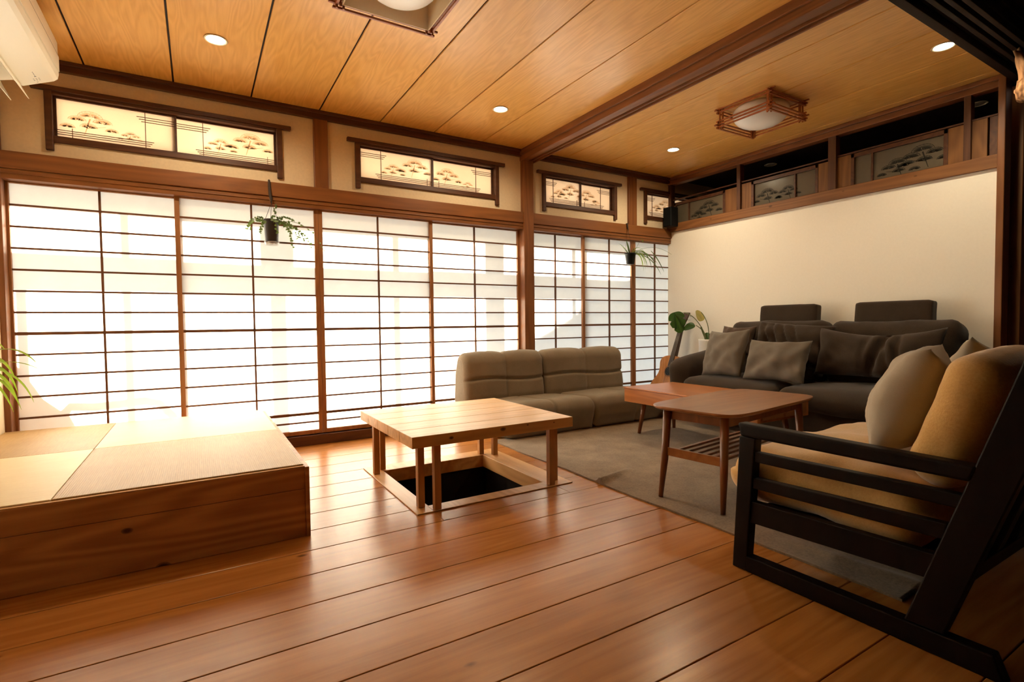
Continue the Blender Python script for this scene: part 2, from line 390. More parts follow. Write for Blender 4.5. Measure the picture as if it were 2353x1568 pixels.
# ------------------------------------------------------------------ floor, pit, ceiling
PX0, PX1, PY0, PY1 = 1.935, 2.660, -1.770, -1.030      # sunken pit opening
m = MB(); g = .0016; rnd = random.Random(3)
k = -6
while True:
    ya = -1.125 - .2125 * k; yb = ya - .2125; k += 1
    if yb < -6.4: break
    if ya > .02: ya = .02
    if yb > .02: continue
    spans = [(0.0, 7.4)] if yb > -2.95 else [(-1.6, 7.4)]
    if yb < PY1 and ya > PY0:          # board row meets the pit
        if ya > PY1: m.box(PX0, PX1, PY1, ya - g, -.03, 0)
        if yb < PY0: m.box(PX0, PX1, yb + g, PY0, -.03, 0)
        spans = [(spans[0][0], PX0), (PX1, 7.4)]
    for a, b in spans: m.box(a, b, yb + g, ya - g, -.03, 0)
fl = struct(m.build('floor', M['floor'], None, .0022, 2), 'glossy orange brown floorboards running across the whole room', 'floor')
m = MB()
m.box(-1.6, PX0, -6.4, .02, -.06, -.0305); m.box(PX1, 7.4, -6.4, .02, -.06, -.0305)
m.box(PX0, PX1, -6.4, PY0, -.06, -.0305); m.box(PX0, PX1, PY1, .02, -.06, -.0305)
struct(m.build('floor_underlay', M['blackroom']), 'dark underlay below the floorboards', 'floor')
# pit lining and frame
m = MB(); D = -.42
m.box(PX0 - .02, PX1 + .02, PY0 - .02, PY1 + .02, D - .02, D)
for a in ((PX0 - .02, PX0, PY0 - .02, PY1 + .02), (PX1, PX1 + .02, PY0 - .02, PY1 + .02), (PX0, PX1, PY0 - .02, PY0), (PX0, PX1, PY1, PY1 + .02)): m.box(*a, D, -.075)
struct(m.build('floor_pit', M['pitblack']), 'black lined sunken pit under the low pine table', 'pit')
fx0, fx1, fy0, fy1 = 1.852, 2.772, -1.852, -.915
m = MB()
m.box(fx0, PX0, fy0, fy1, .0005, .006); m.box(PX1, fx1, fy0, fy1, .0005, .006)
m.box(PX0, PX1, fy0, PY0, .0005, .006); m.box(PX0, PX1, PY1, fy1, .0005, .006)
for a in ((PX0 - .012, PX0 + .006, PY0, PY1), (PX1 - .030, PX1 + .01, PY0, PY1), (PX0, PX1, PY0 - .01, PY0 + .006), (PX0, PX1, PY1 - .012, PY1 + .01)):
    m.box(*a, -.075, .0055)
struct(m.build('trim_1', M['pitwood'], None, .002), 'pale pine frame set in the floor around the sunken pit', 'trim')
# ceiling boards between north wall and the south lintel, thin gaps between
m = MB(); xs = [0.0] + [1.809 + .4556 * k for k in range(-3, 9)] + [XE]
xs = sorted(x for x in xs if 0 <= x <= XE)
for a, b in zip(xs[:-1], xs[1:]): m.box(a + .0050, b - .0050, -2.90, .02, ZC, ZC + .012)
struct(m.build('ceiling', M['ceil'], None, .0018, 1), 'golden cedar veneer ceiling boards over the main room', 'ceiling')
m = MB(); m.box(-.05, 7.4, -2.92, .10, ZC + .014, ZC + .05)
struct(m.build('ceiling_backing', M['blackroom']), 'dark backing above the ceiling boards', 'ceiling')
m = MB(); m.box(-1.6, 7.4, -6.4, -3.10, 2.62, 2.66)
for i in range(9): m.box(-1.6, 7.4, -3.36 - .33 * i, -3.31 - .33 * i, 2.56, 2.62)
struct(m.build('ceiling_rear', M['blackroom']), 'dark beamed ceiling of the space in front of the camera', 'ceiling')
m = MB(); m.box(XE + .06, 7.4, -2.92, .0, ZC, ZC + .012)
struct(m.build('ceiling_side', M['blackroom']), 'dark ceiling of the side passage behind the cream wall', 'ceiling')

# ------------------------------------------------------------------ walls
ZN0, ZN1 = 1.83, 1.93      # nageshi rail
trans = [(.25, 1.545), (2.078, 3.352), (3.842, 4.775), (5.185, 6.13)]       # transom windows along the shoji wall
TZ0, TZ1 = 2.02, 2.335
m = MB(); edges = [0.0]
for a, b in trans: edges += [a, b]
edges.append(7.4)
for i in range(0, len(edges), 2): m.box(edges[i], edges[i + 1], -.03, .05, 1.9, ZC)
for a, b in trans: m.box(a, b, -.03, .05, 1.9, TZ0); m.box(a, b, -.03, .05, TZ1, ZC)
m.box(5.72, 7.4, -.03, .05, 0, 1.9)
struct(m.build('wall_north', M['plaster']), 'beige plaster band above the paper screens, pierced by transom windows', 'wall')
m = MB(); m.box(XE, XE + .055, -2.855, -.024, 0, 1.90)
struct(m.build('wall_east', M['white']), 'cream papered wall behind the dark sofa', 'wall')
m = MB(); m.box(-.08, .018, -2.95, .05, 0, ZC + .02)
struct(m.build('wall_west', M['plaster']), 'beige plaster wall carrying the air conditioner', 'wall')
m = MB(); m.box(-1.6, 7.4, -6.45, -6.40, -.03, 2.7); m.box(-1.65, -1.6, -6.45, -2.9, -.03, 2.7); m.box(-1.65, -.02, -2.95, -2.90, -.03, 2.7)
m.box(7.36, 7.41, -6.45, .05, -.03, 2.7); m.box(-1.6, 7.4, -3.12, -3.08, 2.56, 2.7)
struct(m.build('wall_south', M['darkwall']), 'dark walls enclosing the space in front of the camera', 'wall')
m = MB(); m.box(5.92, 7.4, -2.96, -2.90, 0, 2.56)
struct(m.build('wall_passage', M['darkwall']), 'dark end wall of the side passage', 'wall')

# ------------------------------------------------------------------ timber trim
T = [0]
def trim(mb, mat, label, bevel=.004):
    T[0] += 1
    return struct(mb.build('trim_%d' % (T[0] + 1), mat, None, bevel), label, 'trim')
m = MB(); m.box(.0, XE + .02, -.078, -.028, ZN0, ZN1); trim(m, M['mid'], 'long red brown rail above the paper screens')
m = MB(); m.box(.0, 3.60, -.068, .05, 1.772, ZN0); m.box(3.60, XE + .16, -.068, .05, 1.772, ZN0)
m.box(0, XE, -.074, -.06, 1.800, 1.806)
trim(m, M['mid'], 'grooved head track the paper screens slide in')
m = MB(); m.box(.0, XE + .02, -.064, -.026, 2.443, ZC); m.box(0, XE, -.085, -.026, 2.478, ZC)
trim(m, M['dark'], 'dark moulding along the top of the shoji wall')
m = MB(); m.box(.0, XE + .16, -.06, .06, .001, .075); m.box(0, XE + .16, -.018, -.0, .075, .08)
trim(m, M['dark'], 'dark sill the paper screens stand on')
m = MB(); m.box(3.598, 3.708, -.086, .055, 0, 2.42); trim(m, M['midz'], 'square post between the wide and the narrow run of paper screens', .006)
m = MB(); m.box(1.765, 1.868, -.058, .0, 1.93, 2.443); trim(m, M['midz'], 'short post between the first and second transom window', .004)
m = MB(); m.box(4.94, 5.055, -.058, .0, 1.90, 2.443); trim(m, M['midz'], 'short post between the third and fourth transom window', .004)
m = MB(); m.box(.0, .046, -.075, .05, 0, 2.443); trim(m, M['midz'], 'corner post at the left end of the paper screens', .004)
m = MB()                                                         # beam with grooved underside
m.box(3.590, 3.655, -2.9, -.03, 2.405, ZC); m.box(3.690, 3.700, -2.9, -.03, 2.405, ZC); m.box(3.733, 3.745, -2.9, -.03, 2.405, ZC)
m.box(3.655, 3.745, -2.9, -.03, 2.422, ZC); m.box(3.574, 3.59, -2.9, -.03, 2.45, ZC)
trim(m, M['midy'], 'grooved beam crossing the ceiling above the post', .003)
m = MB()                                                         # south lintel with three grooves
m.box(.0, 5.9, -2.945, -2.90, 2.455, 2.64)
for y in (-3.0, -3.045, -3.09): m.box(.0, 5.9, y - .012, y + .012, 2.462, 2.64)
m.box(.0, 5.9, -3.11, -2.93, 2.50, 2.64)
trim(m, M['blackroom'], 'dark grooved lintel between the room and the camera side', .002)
# east wall framing
m = MB(); m.box(XE - .028, XE + .075, -2.86, -.032, 1.895, 1.984); trim(m, M['knoty'], 'knotty pine rail on top of the cream wall', .004)
m = MB(); m.box(XE - .012, XE + .07, -2.86, -.03, 2.425, ZC); m.box(XE - .028, XE + .07, -2.86, -.03, 2.468, ZC); trim(m, M['midy'], 'brown rail where the ceiling meets the open top of the cream wall', .004)
for y0, y1, lb in ((-.94, -.90, 'slim post in the open strip above the first headrest'), (-1.83, -1.765, 'thick post in the middle of the open strip above the cream wall'), (-2.708, -2.668, 'slim post in the open strip near the end of the cream wall')):
    m = MB(); m.box(XE - .005, XE + .06, y0, y1, 1.984, 2.43); trim(m, M['darkz'], lb, .003)
m = MB(); m.box(XE - .035, XE + .08, -2.895, -2.856, 0, ZC); trim(m, M['midz'], 'brown edge post at the free end of the cream wall', .004)
m = MB(); m.box(5.74, 5.86, -2.93, -2.853, 0, 2.46); trim(m, wood('knotty_pine_post', (.24, .105, .035, 1), (.15, .055, .018, 1), 2, .5, .35, .08, knots=[(5.75, -2.9, 1.7, .02), (5.75, -2.88, 1.25, .022), (5.75, -2.9, 1.0, .015)]), 'knotty post standing behind the end of the cream wall', .004)
m = MB(); m.box(XE + .0, XE + .06, -.075, -.03, 1.984, 2.45); trim(m, M['darkz'], 'dark corner post above the speaker', .003)

# ------------------------------------------------------------------ shoji screens
ZM, CS = .873, .1273
def shoji(i, x0, x1, xm, y, label):
    t = thing('door_%d' % i, ((x0 + x1) / 2, y, .08), label, 'shoji screen', 'sliding paper screens', 'structure')
    f = MB(); d = .014; sw = .029
    f.box(x0, x0 + sw, y - d, y + d, .081, 1.786); f.box(x1 - sw, x1, y - d, y + d, .081, 1.786)
    f.box(x0 + sw, x1 - sw, y - d, y + d, 1.764, 1.786); f.box(x0 + sw, x1 - sw, y - d, y + d, .081, .112)
    f.build('frame', M['shoji'], t, .002)
    l = MB(); b = .010; a, c = x0 + sw, x1 - sw
    def h(z, w, yy=b):
        w = w * 1.5 if w < .01 else w
        l.box(a, c, y - yy, y + .006, z - w / 2, z + w / 2)
    h(ZM, .019, .012); h(ZM - 5 * CS, .019, .012)
    for q in range(1, 7): h(ZM + q * CS, .0075)
    for q in range(1, 5): h(ZM - q * CS, .0075)
    h(ZM - 5 * CS - .064, .0075)
    l.box(xm - .006, xm + .006, y - b - .0004, y + .0056, .112, 1.764)
    l.build('lattice', M['lattice'], t)
    p = MB(); p.box(a - .004, c + .004, y + .007, y + .0078, .108, 1.768)
    p.build('paper', M['paper'], t)
    return t
F, B = -.020, .018
shoji(1, .030, .916, .482, B, 'first shoji screen from the left, behind the tatami platform')
shoji(2, .878, 1.788, 1.337, F, 'second shoji screen from the left, with the ivy pot hanging before it')
shoji(3, 1.789, 2.711, 2.244, F, 'shoji screen behind the low pine table, right of the middle stiles')
shoji(4, 2.668, 3.606, 3.129, B, 'shoji screen behind the left half of the corduroy floor sofa')
shoji(5, 3.700, 4.395, 4.020, B, 'shoji screen just right of the square post')
shoji(6, 4.326, 5.024, 4.688, F, 'shoji screen left of the hanging pot with strap leaves')
shoji(7, 5.026, 5.715, 5.355, F, 'last shoji screen, running into the cream wall beside the guitar')

# ------------------------------------------------------------------ transom windows with painted pines
def pine(mb, P, cx, cz, s, rng):
    """one pine bough cluster: umbrella shaped sprays of thin strokes; P(u,v) maps pane coords to 3D"""
    def stroke(u0, v0, u1, v1, w):
        d = math.hypot(u1 - u0, v1 - v0) or 1; px, py = -(v1 - v0) / d * w / 2, (u1 - u0) / d * w / 2
        mb.add([P(u0 - px, v0 - py), P(u0 + px, v0 + py), P(u1 + px * .4, v1 + py * .4), P(u1 - px * .4, v1 - py * .4)], [(0, 1, 2, 3)], False)
    for (ox, oz, r) in ((0, .0, 1.), (-.75, -.32, .72), (.72, -.34, .8), (-.1, -.75, .7), (1.25, -.85, .55), (-1.3, -.9, .6)):
        c0, c1 = cx + ox * s, cz + oz * s; R = r * s * .72
        for j in range(26):
            a = PI * (.02 + .96 * j / 25); 
            r0 = R * rng.uniform(.05, .55); r1 = R * rng.uniform(.78, 1.)
            stroke(c0 + math.cos(a) * r0, c1 + math.sin(a) * r0 * .6, c0 + math.cos(a) * r1, c1 + math.sin(a) * r1 * .6, s * .05)
        for j in range(10):
            a0, a1 = PI * j / 10, PI * (j + 1) / 10
            stroke(c0 + math.cos(a0) * R, c1 + math.sin(a0) * R * .6, c0 + math.cos(a1) * R, c1 + math.sin(a1) * R * .6, s * .05)
    stroke(cx, cz - .1 * s, cx - .35 * s, cz - 1.3 * s, s * .10); stroke(cx - .2 * s, cz - .8 * s, cx + .9 * s, cz - .55 * s, s * .06)

def transom(i, x0, x1, xm, mu, flip, label, one=None):
    """x0..x1 outer frame; xm middle stile; mu (left, right) muntins; flip: which end carries the rails"""
    cx = (x0 + x1) / 2
    t = thing('window_%d' % i, (cx, -.03, TZ0), label, 'transom window', 'painted transom windows over the screens', 'structure')
    f = MB(); yf = -.052
    f.box(x0 - .005, x0 + .032, yf, .045, 1.970, TZ1); f.box(x1 - .032, x1 + .005, yf, .045, 1.970, TZ1)
    f.box(x0 - .065, x1 + .065, yf - .008, -.02, TZ1 - .012, TZ1 + .016); f.box(x0, x1, yf + .006, .045, TZ1 - .03, TZ1)
    f.box(x0 + .03, x1 - .03, yf + .004, .045, TZ0, TZ0 + .040)
    f.build('frame', M['dark'], t, .003)
    z0, z1 = TZ0 + .040, TZ1 - .03
    for s, (a, b, y, mm) in enumerate(((x0 + .032, xm + .014, -.004, mu[0]), (xm - .014, x1 - .032, .014, mu[1]))):
        sa = MB(); w = .013
        sa.box(a, a + w, y - .012, y + .006, z0, z1); sa.box(b - w, b, y - .012, y + .006, z0, z1)
        sa.box(a + w, b - w, y - .012, y + .006, z0, z0 + .008); sa.box(a + w, b - w, y - .012, y + .006, z1 - .010, z1)
        so = sa.build('sash', M['dark'], t)
        A, Bx = a + w, b - w
        gl = MB(); gl.box(A, Bx, y, y + .003, z0 + .008, z1 - .010)
        gl.cur = 1; rng = random.Random(i * 10 + s); P = lambda u, v: (u, y - .0012, v)
        wide = (A, mm) if (mm - A) > (Bx - mm) else (mm, Bx)
        W = wide[1] - wide[0]
        if s == (1 if not flip else 0):
            pine(gl, P, wide[0] + W * .66, z1 - .070, .088, rng); pine(gl, P, wide[0] + W * .24, z1 - .125, .062, rng)
        else:
            pine(gl, P, wide[0] + W * .36, z1 - .095, .085, rng); pine(gl, P, wide[0] + W * .82, z1 - .165, .04, rng)
        gl.build('painted_pane', [M['glassfrost'], M['pine_ink']], t, fix=False)
        k2 = MB(); q = .004
        k2.box(mm - q / 2, mm + q / 2, y - .009, y - .003, z0 + .008, z1 - .01)
        nar = (mm - .045, Bx) if wide[0] == A else (A, mm + .045)
        wd = (A, mm + .045) if wide[0] == A else (mm - .045, Bx)
        for j in range(3):
            k2.box(nar[0] + .012 * j * (wide[0] == A), nar[1] - .012 * j * (wide[0] != A), y - .0085, y - .004, z1 - .044 - .0145 * j, z1 - .0405 - .0145 * j)
            k2.box(wd[0] + .010 * j * (wide[0] != A), wd[1] - .010 * j * (wide[0] == A), y - .0085, y - .004, z0 + .046 - .0125 * j, z0 + .0495 - .0125 * j)
        e = wd[0] + .07 if wide[0] == A else wd[1] - .045
        k2.box(e, e + .003, y - .009, y - .004, z0 + .008, z0 + .065)
        k2.build('lattice_bars', M['lattice'], t)
    return t
transom(1, trans[0][0], trans[0][1], .893, (.735, 1.057), False, 'widest painted transom window, above the tatami platform')
transom(2, trans[1][0], trans[1][1], 2.722, (2.285, 3.150), True, 'painted transom window left of the square post and ceiling beam')
transom(3, trans[2][0], trans[2][1], 4.318, (3.985, 4.600), True, 'small painted transom window just right of the square post')
transom(4, trans[3][0], trans[3][1], 5.66, (5.33, 5.95), True, 'painted transom window half hidden behind the speaker')

# dark transoms above the cream wall (low boards and grey painted panes between posts)
def etransom(i, y0, y1, z1, mu, big, label):
    x = XE + .03
    t = thing('window_%d' % i, (x, (y0 + y1) / 2, 1.984), label, 'transom window', 'grey painted panes above the cream wall', 'structure')
    f = MB(); a, b = min(y0, y1), max(y0, y1)
    f.box(x - .015, x + .02, a, a + .026, 1.985, z1); f.box(x - .015, x + .02, b - .026, b, 1.985, z1)
    f.box(x - .015, x + .02, a, b, z1 - .032, z1); f.box(x - .014, x + .02, a, b, 1.985, 1.996); f.box(x - .012, x + .004, mu - .007, mu + .007, 1.99, z1 - .02)
    f.build('frame', M['dark'], t, .002)
    gl = MB(); gl.box(x + .002, x + .006, a + .02, b - .02, 1.99, z1 - .03); gl.cur = 1
    P = lambda u, v: (x + .0005, u, v); rng = random.Random(i)
    for (py, pz, s) in big: pine(gl, P, py, pz, s, rng)
    gl.build('painted_pane', [M['glassdark'], M['pine_dark']], t, fix=False)
etransom(5, -.10, -.755, 2.22, -.30, [(-.55, 2.12, .095), (-.42, 2.05, .08)], 'grey painted pane beside the speaker')
etransom(6, -1.045, -1.675, 2.235, -1.47, [(-1.20, 2.10, .085), (-1.40, 2.09, .07)], 'grey painted pane between the slim post and the thick post')
etransom(7, -1.935, -2.575, 2.245, -2.09, [(-2.42, 2.14, .10), (-2.26, 2.09, .085)], 'largest grey painted pane, right of the thick post')
m = MB(); x = XE + .03
for a, b, z in ((-.755, -.90, 2.22), (-.94, -1.045, 2.235), (-1.675, -1.765, 2.235), (-1.83, -1.935, 2.245), (-2.575, -2.668, 2.245), (-2.708, -2.79, 2.25)): m.box(x - .012, x + .016, a, b, 1.985, z)
trim(m, M['knotz'], 'short pine boards filling the strip beside the grey panes', .002)
m = MB(); m.box(x - .010, x + .01, -2.855, -2.80, 1.985, 2.25); m.box(x - .014, x + .016, -2.855, -.05, 2.22 + .03, 2.262 + .0)
trim(m, M['dark'], 'thin dark rail over the short boards', .002)
# ------------------------------------------------------------------ veranda outside the screens (makes the light and shadows on the paper)
def out(o, label, cat): return struct(o, label, cat)
m = MB(); m.box(-2.2, 8.2, .062, 1.06, -.05, .02); out(m.build('floor_veranda', M['verfloor']), 'pale veranda floor outside the screens', 'floor')
m = MB(); m.box(-2.2, 8.2, .052, 1.25, 2.46, 2.52); out(m.build('ceiling_veranda', plain('veranda_ceiling_paint', (.88, .82, .72, 1), .9)), 'cream veranda ceiling', 'ceiling')
SX, SZ = .12, .45            # sun: metres sideways / down per metre of depth
YV = 1.0
m = MB()
def shade(x0, x1, z0, z1, th=.03): m.box(x0 - SX * YV, x1 - SX * YV, YV - th, YV + th, z0 + SZ * YV, z1 + SZ * YV)
m.box(-2.2, 8.2, YV - .04, YV + .04, 1.632 + SZ, 2.47)          # wall above the upper lights
shade(-2.0, 8.3, 1.135, 1.333)                                   # rail between upper and lower lights
m.box(-2.2, 8.2, YV - .05, YV + .05, .02, .09)
for a, b in ((1.448, 1.548), (3.25, 3.44), (5.03, 5.2)): shade(a, b, -.45, 1.7, .04)
shade(1.39, 1.61, 1.3, 1.7)
for a, b in ((.583, .628), (2.365, 2.418), (4.24, 4.285)): shade(a, b, -.45, 1.7, .015)
shade(.069, .118, -.45, 1.16, .012)
m.box(-2.25, -2.15, .05, 1.06, 0, 2.5); m.box(8.15, 8.25, .05, 1.06, 0, 2.5)
m.box(-2.2, 0, .05, .06, 0, 2.5); m.box(7.4, 8.2, .05, .06, 0, 2.5)
out(m.build('wall_veranda', M['verwall']), 'veranda window wall whose frames shade the paper screens', 'wall')
m = MB(); m.box(-40, 50, 1.1, 60, -.6, -.5); out(m.build('ground_garden', M['earth']), 'garden ground outside the veranda', 'ground')
# neighbouring house that shades the right hand screens
Dn = 6.0; prof = [(3.45, .60), (4.08, .885), (4.30, 1.0), (4.36, 1.16), (4.72, 1.30), (5.03, 1.40), (5.06, 1.9), (9.5, 1.9), (9.5, -3.3), (3.3, -3.3), (3.3, .5)]
m = MB(); m.prism([(a - SX * Dn, b + SZ * Dn) for a, b in prof], 1, Dn, Dn + 3)
out(m.build('exterior_house', M['concrete']), 'neighbouring house shading the right hand screens', 'house')
# unseen chair-like cutout added on the veranda, outlined to cast the curved shadow
Yc = .42
cc = lambda a, b: (a - SX * Yc, b + SZ * Yc)
m = MB()
m.prism([cc(*q) for q in ((-.35, .95), (-.1, .80), (.06, .66), (.12, .56), (.18, .44), (.255, .365), (.29, .35), (.31, .30), (.34, .22), (.36, -.16), (-.35, -.16))], 1, Yc - .04, Yc + .04)
m.tube([Vector((cc(a, b)[0], Yc, cc(a, b)[1])) for a, b in ((.27, .36), (.30, .400), (.42, .388), (.55, .395), (.68, .405), (.76, .38), (.83, .29), (.87, .18), (.89, -.16))], .026, 8)
out(m.build('exterior_shadow_caster', M['shadow_caster']), 'unseen chair-like cutout added to cast the curved shadow on the first screen', 'shadow caster')

# ------------------------------------------------------------------ light
w = bpy.data.worlds.new('world'); S.world = w; w.use_nodes = True
bgn = w.node_tree.nodes['Background']; bgn.inputs[0].default_value = (.74, .87, 1, 1); bgn.inputs[1].default_value = 2.1
sd = bpy.data.lights.new('sun', 'SUN'); so = bpy.data.objects.new('sun', sd); COL.objects.link(so)
sd.energy = 24; sd.angle = rad(.6); sd.color = (1, .91, .77)
so.rotation_euler = Vector((SX, -1, -SZ)).to_track_quat('-Z', 'Y').to_euler()
def spot(x, y, e):
    l = bpy.data.lights.new('downlight_beam', 'SPOT'); o = bpy.data.objects.new('downlight_beam', l); COL.objects.link(o)
    l.energy = e; l.color = (1, .82, .55); l.spot_size = rad(165); l.spot_blend = .6; l.shadow_soft_size = .045; l.specular_factor = .3; o.location = (x, y, ZC - .012)
vs = S.view_settings; vs.view_transform = 'Standard'; vs.look = 'None'; vs.gamma = 1; vs.use_curve_mapping = False; vs.exposure = 1.7
S.cycles.max_bounces = 10; S.cycles.diffuse_bounces = 6; S.cycles.glossy_bounces = 4; S.cycles.transmission_bounces = 6; S.cycles.transparent_max_bounces = 8
S.cycles.caustics_reflective = False; S.cycles.caustics_refractive = False; S.cycles.sample_clamp_indirect = 8
S.cycles.use_denoising = True

# ------------------------------------------------------------------ downlights
def downlight(x, y, lit, label, group):
    t = thing('downlight', (x, y, ZC), label, 'downlight', group)
    r = MB(); r.lathe((x, y, ZC), [(.056, 0.0), (.060, -.003), (.056, -.006), (.048, -.004), (.047, -.0005)], 40, False); r.build('ring', M['ring'], t)
    b = MB(); b.lathe((x, y, ZC), [(.047, -.002), (.03, -.0026), (.004, -.003)], 32); b.build('bulb', M['bulb' if lit else 'bulb_off'], t)
    if lit: spot(x, y, 14)
    return t
G = 'lit ceiling downlights'
downlight(1.121, -.794, True, 'lit downlight above the tatami platform, nearest the air conditioner', G)
downlight(2.967, -.760, True, 'lit downlight left of the ceiling beam, above the corduroy sofa', G)
downlight(4.821, -.761, True, 'smallest lit downlight, between the ceiling beam and the speaker', G)
downlight(4.785, -2.840 + .02, True, 'lit downlight beside the dark lintel at the top right', G)
G = 'unlit downlights in the side passage'
downlight(6.02, -2.60, False, 'unlit downlight in the dark passage near the end post', G)
downlight(6.07, -.93, False, 'unlit downlight in the dark passage behind the slim post', G)

# ================================================================== THINGS
def xf(mb, mat, start=0):
    for i in range(start, len(mb.v)): mb.v[i] = mat @ mb.v[i]
    return mb
# ------------------------------------------------------------------ tatami platform
t = thing('tatami_platform', (.70, -.96, 0), 'low cedar platform topped with four tatami mats, under the air conditioner', 'platform')
m = MB(); m.box(.022, 1.364, -1.796, -.105, .0, .283); m.build('core', M['platwood'], t)
m = MB(); m.box(.022, 1.3645, -1.816, -1.7965, .001, .2065); m.box(.022, 1.3645, -1.816, -1.7965, .208, .2985); m.build('front_boards', M['platwood'], t, .0015)
m = MB(); m.box(1.365, 1.382, -1.8215, -.098, .0, .301); m.build('end_board', M['platwood'], t, .002)
m = MB(); m.box(.022, 1.3645, -.1045, -.094, .0, .30); m.build('back_board', M['platwood'], t, .002)
m = MB(); m.box(.022, 1.3645, -1.8135, -1.797, .2988, .3035); m.build('edge_strip', M['tablewood'], t, .001)
G = 'tatami mats on the platform'
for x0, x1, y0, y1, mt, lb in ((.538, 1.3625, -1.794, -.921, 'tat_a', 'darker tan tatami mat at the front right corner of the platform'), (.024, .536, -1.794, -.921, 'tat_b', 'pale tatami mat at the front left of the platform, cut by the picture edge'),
                               (.538, 1.3625, -.919, -.107, 'tat_b', 'pale tatami mat with painted weave sheen at the back right of the platform by the screens'), (.024, .536, -.919, -.107, 'tat_a', 'darker tan tatami mat at the back left of the platform by the corner post')):
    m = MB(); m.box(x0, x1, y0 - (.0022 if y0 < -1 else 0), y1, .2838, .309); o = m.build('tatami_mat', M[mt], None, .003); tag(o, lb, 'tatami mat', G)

# ------------------------------------------------------------------ low table over the pit
t = thing('low_table', (2.295, -1.42, 0), 'low square pine table standing over the sunken floor pit', 'table')
m = MB(); y = -1.870; k = 0
while y < -.98:
    m.box(1.826, 2.764, y + .0012, min(y + .179, -.975), .3225, .3775); y += .18
m.build('tabletop', M['tablewood'], t, .0025)
for x, y in ((1.886, -1.082), (1.946, -1.004), (1.903, -1.762), (1.960, -1.833), (2.640, -1.826), (2.702, -1.768), (2.632, -1.008), (2.702, -1.078)):
    m = MB(); m.box(x - .017, x + .017, y - .017, y + .017, .0062, .3223); m.build('leg', M['tableleg'], t, .0025)

# ------------------------------------------------------------------ rug
m = MB(); nx, ny = 130, 190; X0, X1, Y0, Y1 = 2.885, 5.02, -.695, -3.40
def rugpt(i, j):
    u, v = i / nx, j / ny; u = u ** 1.5
    x = X0 + (X1 - X0) * u; y = Y0 + (Y1 - Y0) * v
    ed = math.exp(-(u / .05) ** 2)
    x += .014 * nz(y * 2.1, 3.3, 0) * ed + .006 * nz(y * 9, 1.3, 0) * ed
    y += .010 * nz(x * 2.4, 7.7, 0) * math.exp(-(min(v, 1 - v) / .03) ** 2)
    z = .0085 + .0015 * nz(x * 5, y * 5, 1)
    ax, ay, bx, by = 2.885, -1.955, 3.22, -1.845
    s = max(0, min(1, ((x - ax) * (bx - ax) + (y - ay) * (by - ay)) / ((bx - ax) ** 2 + (by - ay) ** 2)))
    d = math.hypot(x - ax - s * (bx - ax), y - ay - s * (by - ay))
    z += .030 * (1 - s) ** .7 * math.exp(-(d / .022) ** 2)
    ax, ay, bx, by = 2.93, -3.0, 3.0, -3.5
    d = abs(x - 3.02 - .03 * nz(y * 4, 5, 0)); z += .012 * math.exp(-(d / .035) ** 2) * max(0, min(1, (-y - 2.9) * 4))
    return x, y, z
v = [rugpt(i, j) for i in range(nx + 1) for j in range(ny + 1)]
f = [(i * (ny + 1) + j, (i + 1) * (ny + 1) + j, (i + 1) * (ny + 1) + j + 1, i * (ny + 1) + j + 1) for i in range(nx) for j in range(ny)]
m.add(v, f, True)
b = [i * (ny + 1) for i in range(nx + 1)] + [nx * (ny + 1) + j for j in range(1, ny + 1)] + [i * (ny + 1) + ny for i in range(nx - 1, -1, -1)] + [j for j in range(ny - 1, 0, -1)]
n0 = len(m.v); m.v += [Vector((m.v[i].x, m.v[i].y, .0006)) for i in b]
for a in range(len(b)):
    c = (a + 1) % len(b); m.f.append([b[a], b[c], n0 + c, n0 + a]); m.mi.append(0); m.sm.append(False)
o = m.build('rug', M['rug']); tag(o, 'taupe brown rug with a creased edge under the coffee tables', 'rug')

# ------------------------------------------------------------------ corduroy floor sofa
def loftx(mb, prof, x0, x1, r, nst, shift=lambda x, y, z: 0, disp=None):
    cy = sum(p[0] for p in prof) / len(prof); cz = sum(p[1] for p in prof) / len(prof); n = len(prof); ls = []
    nrm = []
    for i in range(n):
        a, c = prof[i - 1], prof[(i + 1) % n]; d = Vector((c[0] - a[0], c[1] - a[1])); q = Vector((d.y, -d.x)); q.normalize()
        if q.dot(Vector((prof[i][0] - cy, prof[i][1] - cz))) < 0: q = -q
        nrm.append(q)
    st = []
    ne = 6
    for i in range(ne): st.append(r * (1 - math.cos(PI / 2 * i / ne)))
    L = x1 - x0; st = st + [r + (L - 2 * r) * i / nst for i in range(nst + 1)] + [L - s for s in reversed(st)]
    for s in st:
        e = min(s, L - s); ins = r * (1 - math.sqrt(max(0, 1 - (1 - min(e / r, 1)) ** 2)))
        row = []
        for (py, pz), q in zip(prof, nrm):
            dsp = disp(s / L, py, pz) if disp else 0
            yy = py - q.x * (ins - dsp); zz = max(.0125, pz - q.y * (ins - dsp))
            row.append(Vector((x0 + s + shift(x0 + s, yy, zz), yy, zz)))
        ls.append(row)
    mb.loops(ls, True, True, True)
def arc(cy, cz, r, a0, a1, n): return [(cy + r * math.cos(rad(a0 + (a1 - a0) * i / n)), cz + r * math.sin(rad(a0 + (a1 - a0) * i / n))) for i in range(n + 1)]
def dens(pts, step=.02):
    o = []
    for i in range(len(pts)):
        a, b = Vector(pts[i]), Vector(pts[(i + 1) % len(pts)]); k = max(1, int((b - a).length / step))
        o += [tuple(a.lerp(b, j / k)) for j in range(k)]
    return o
t = thing('floor_sofa', (3.75, -.45, 0), 'low legless grey brown corduroy sofa with two sections, against the paper screens', 'sofa')
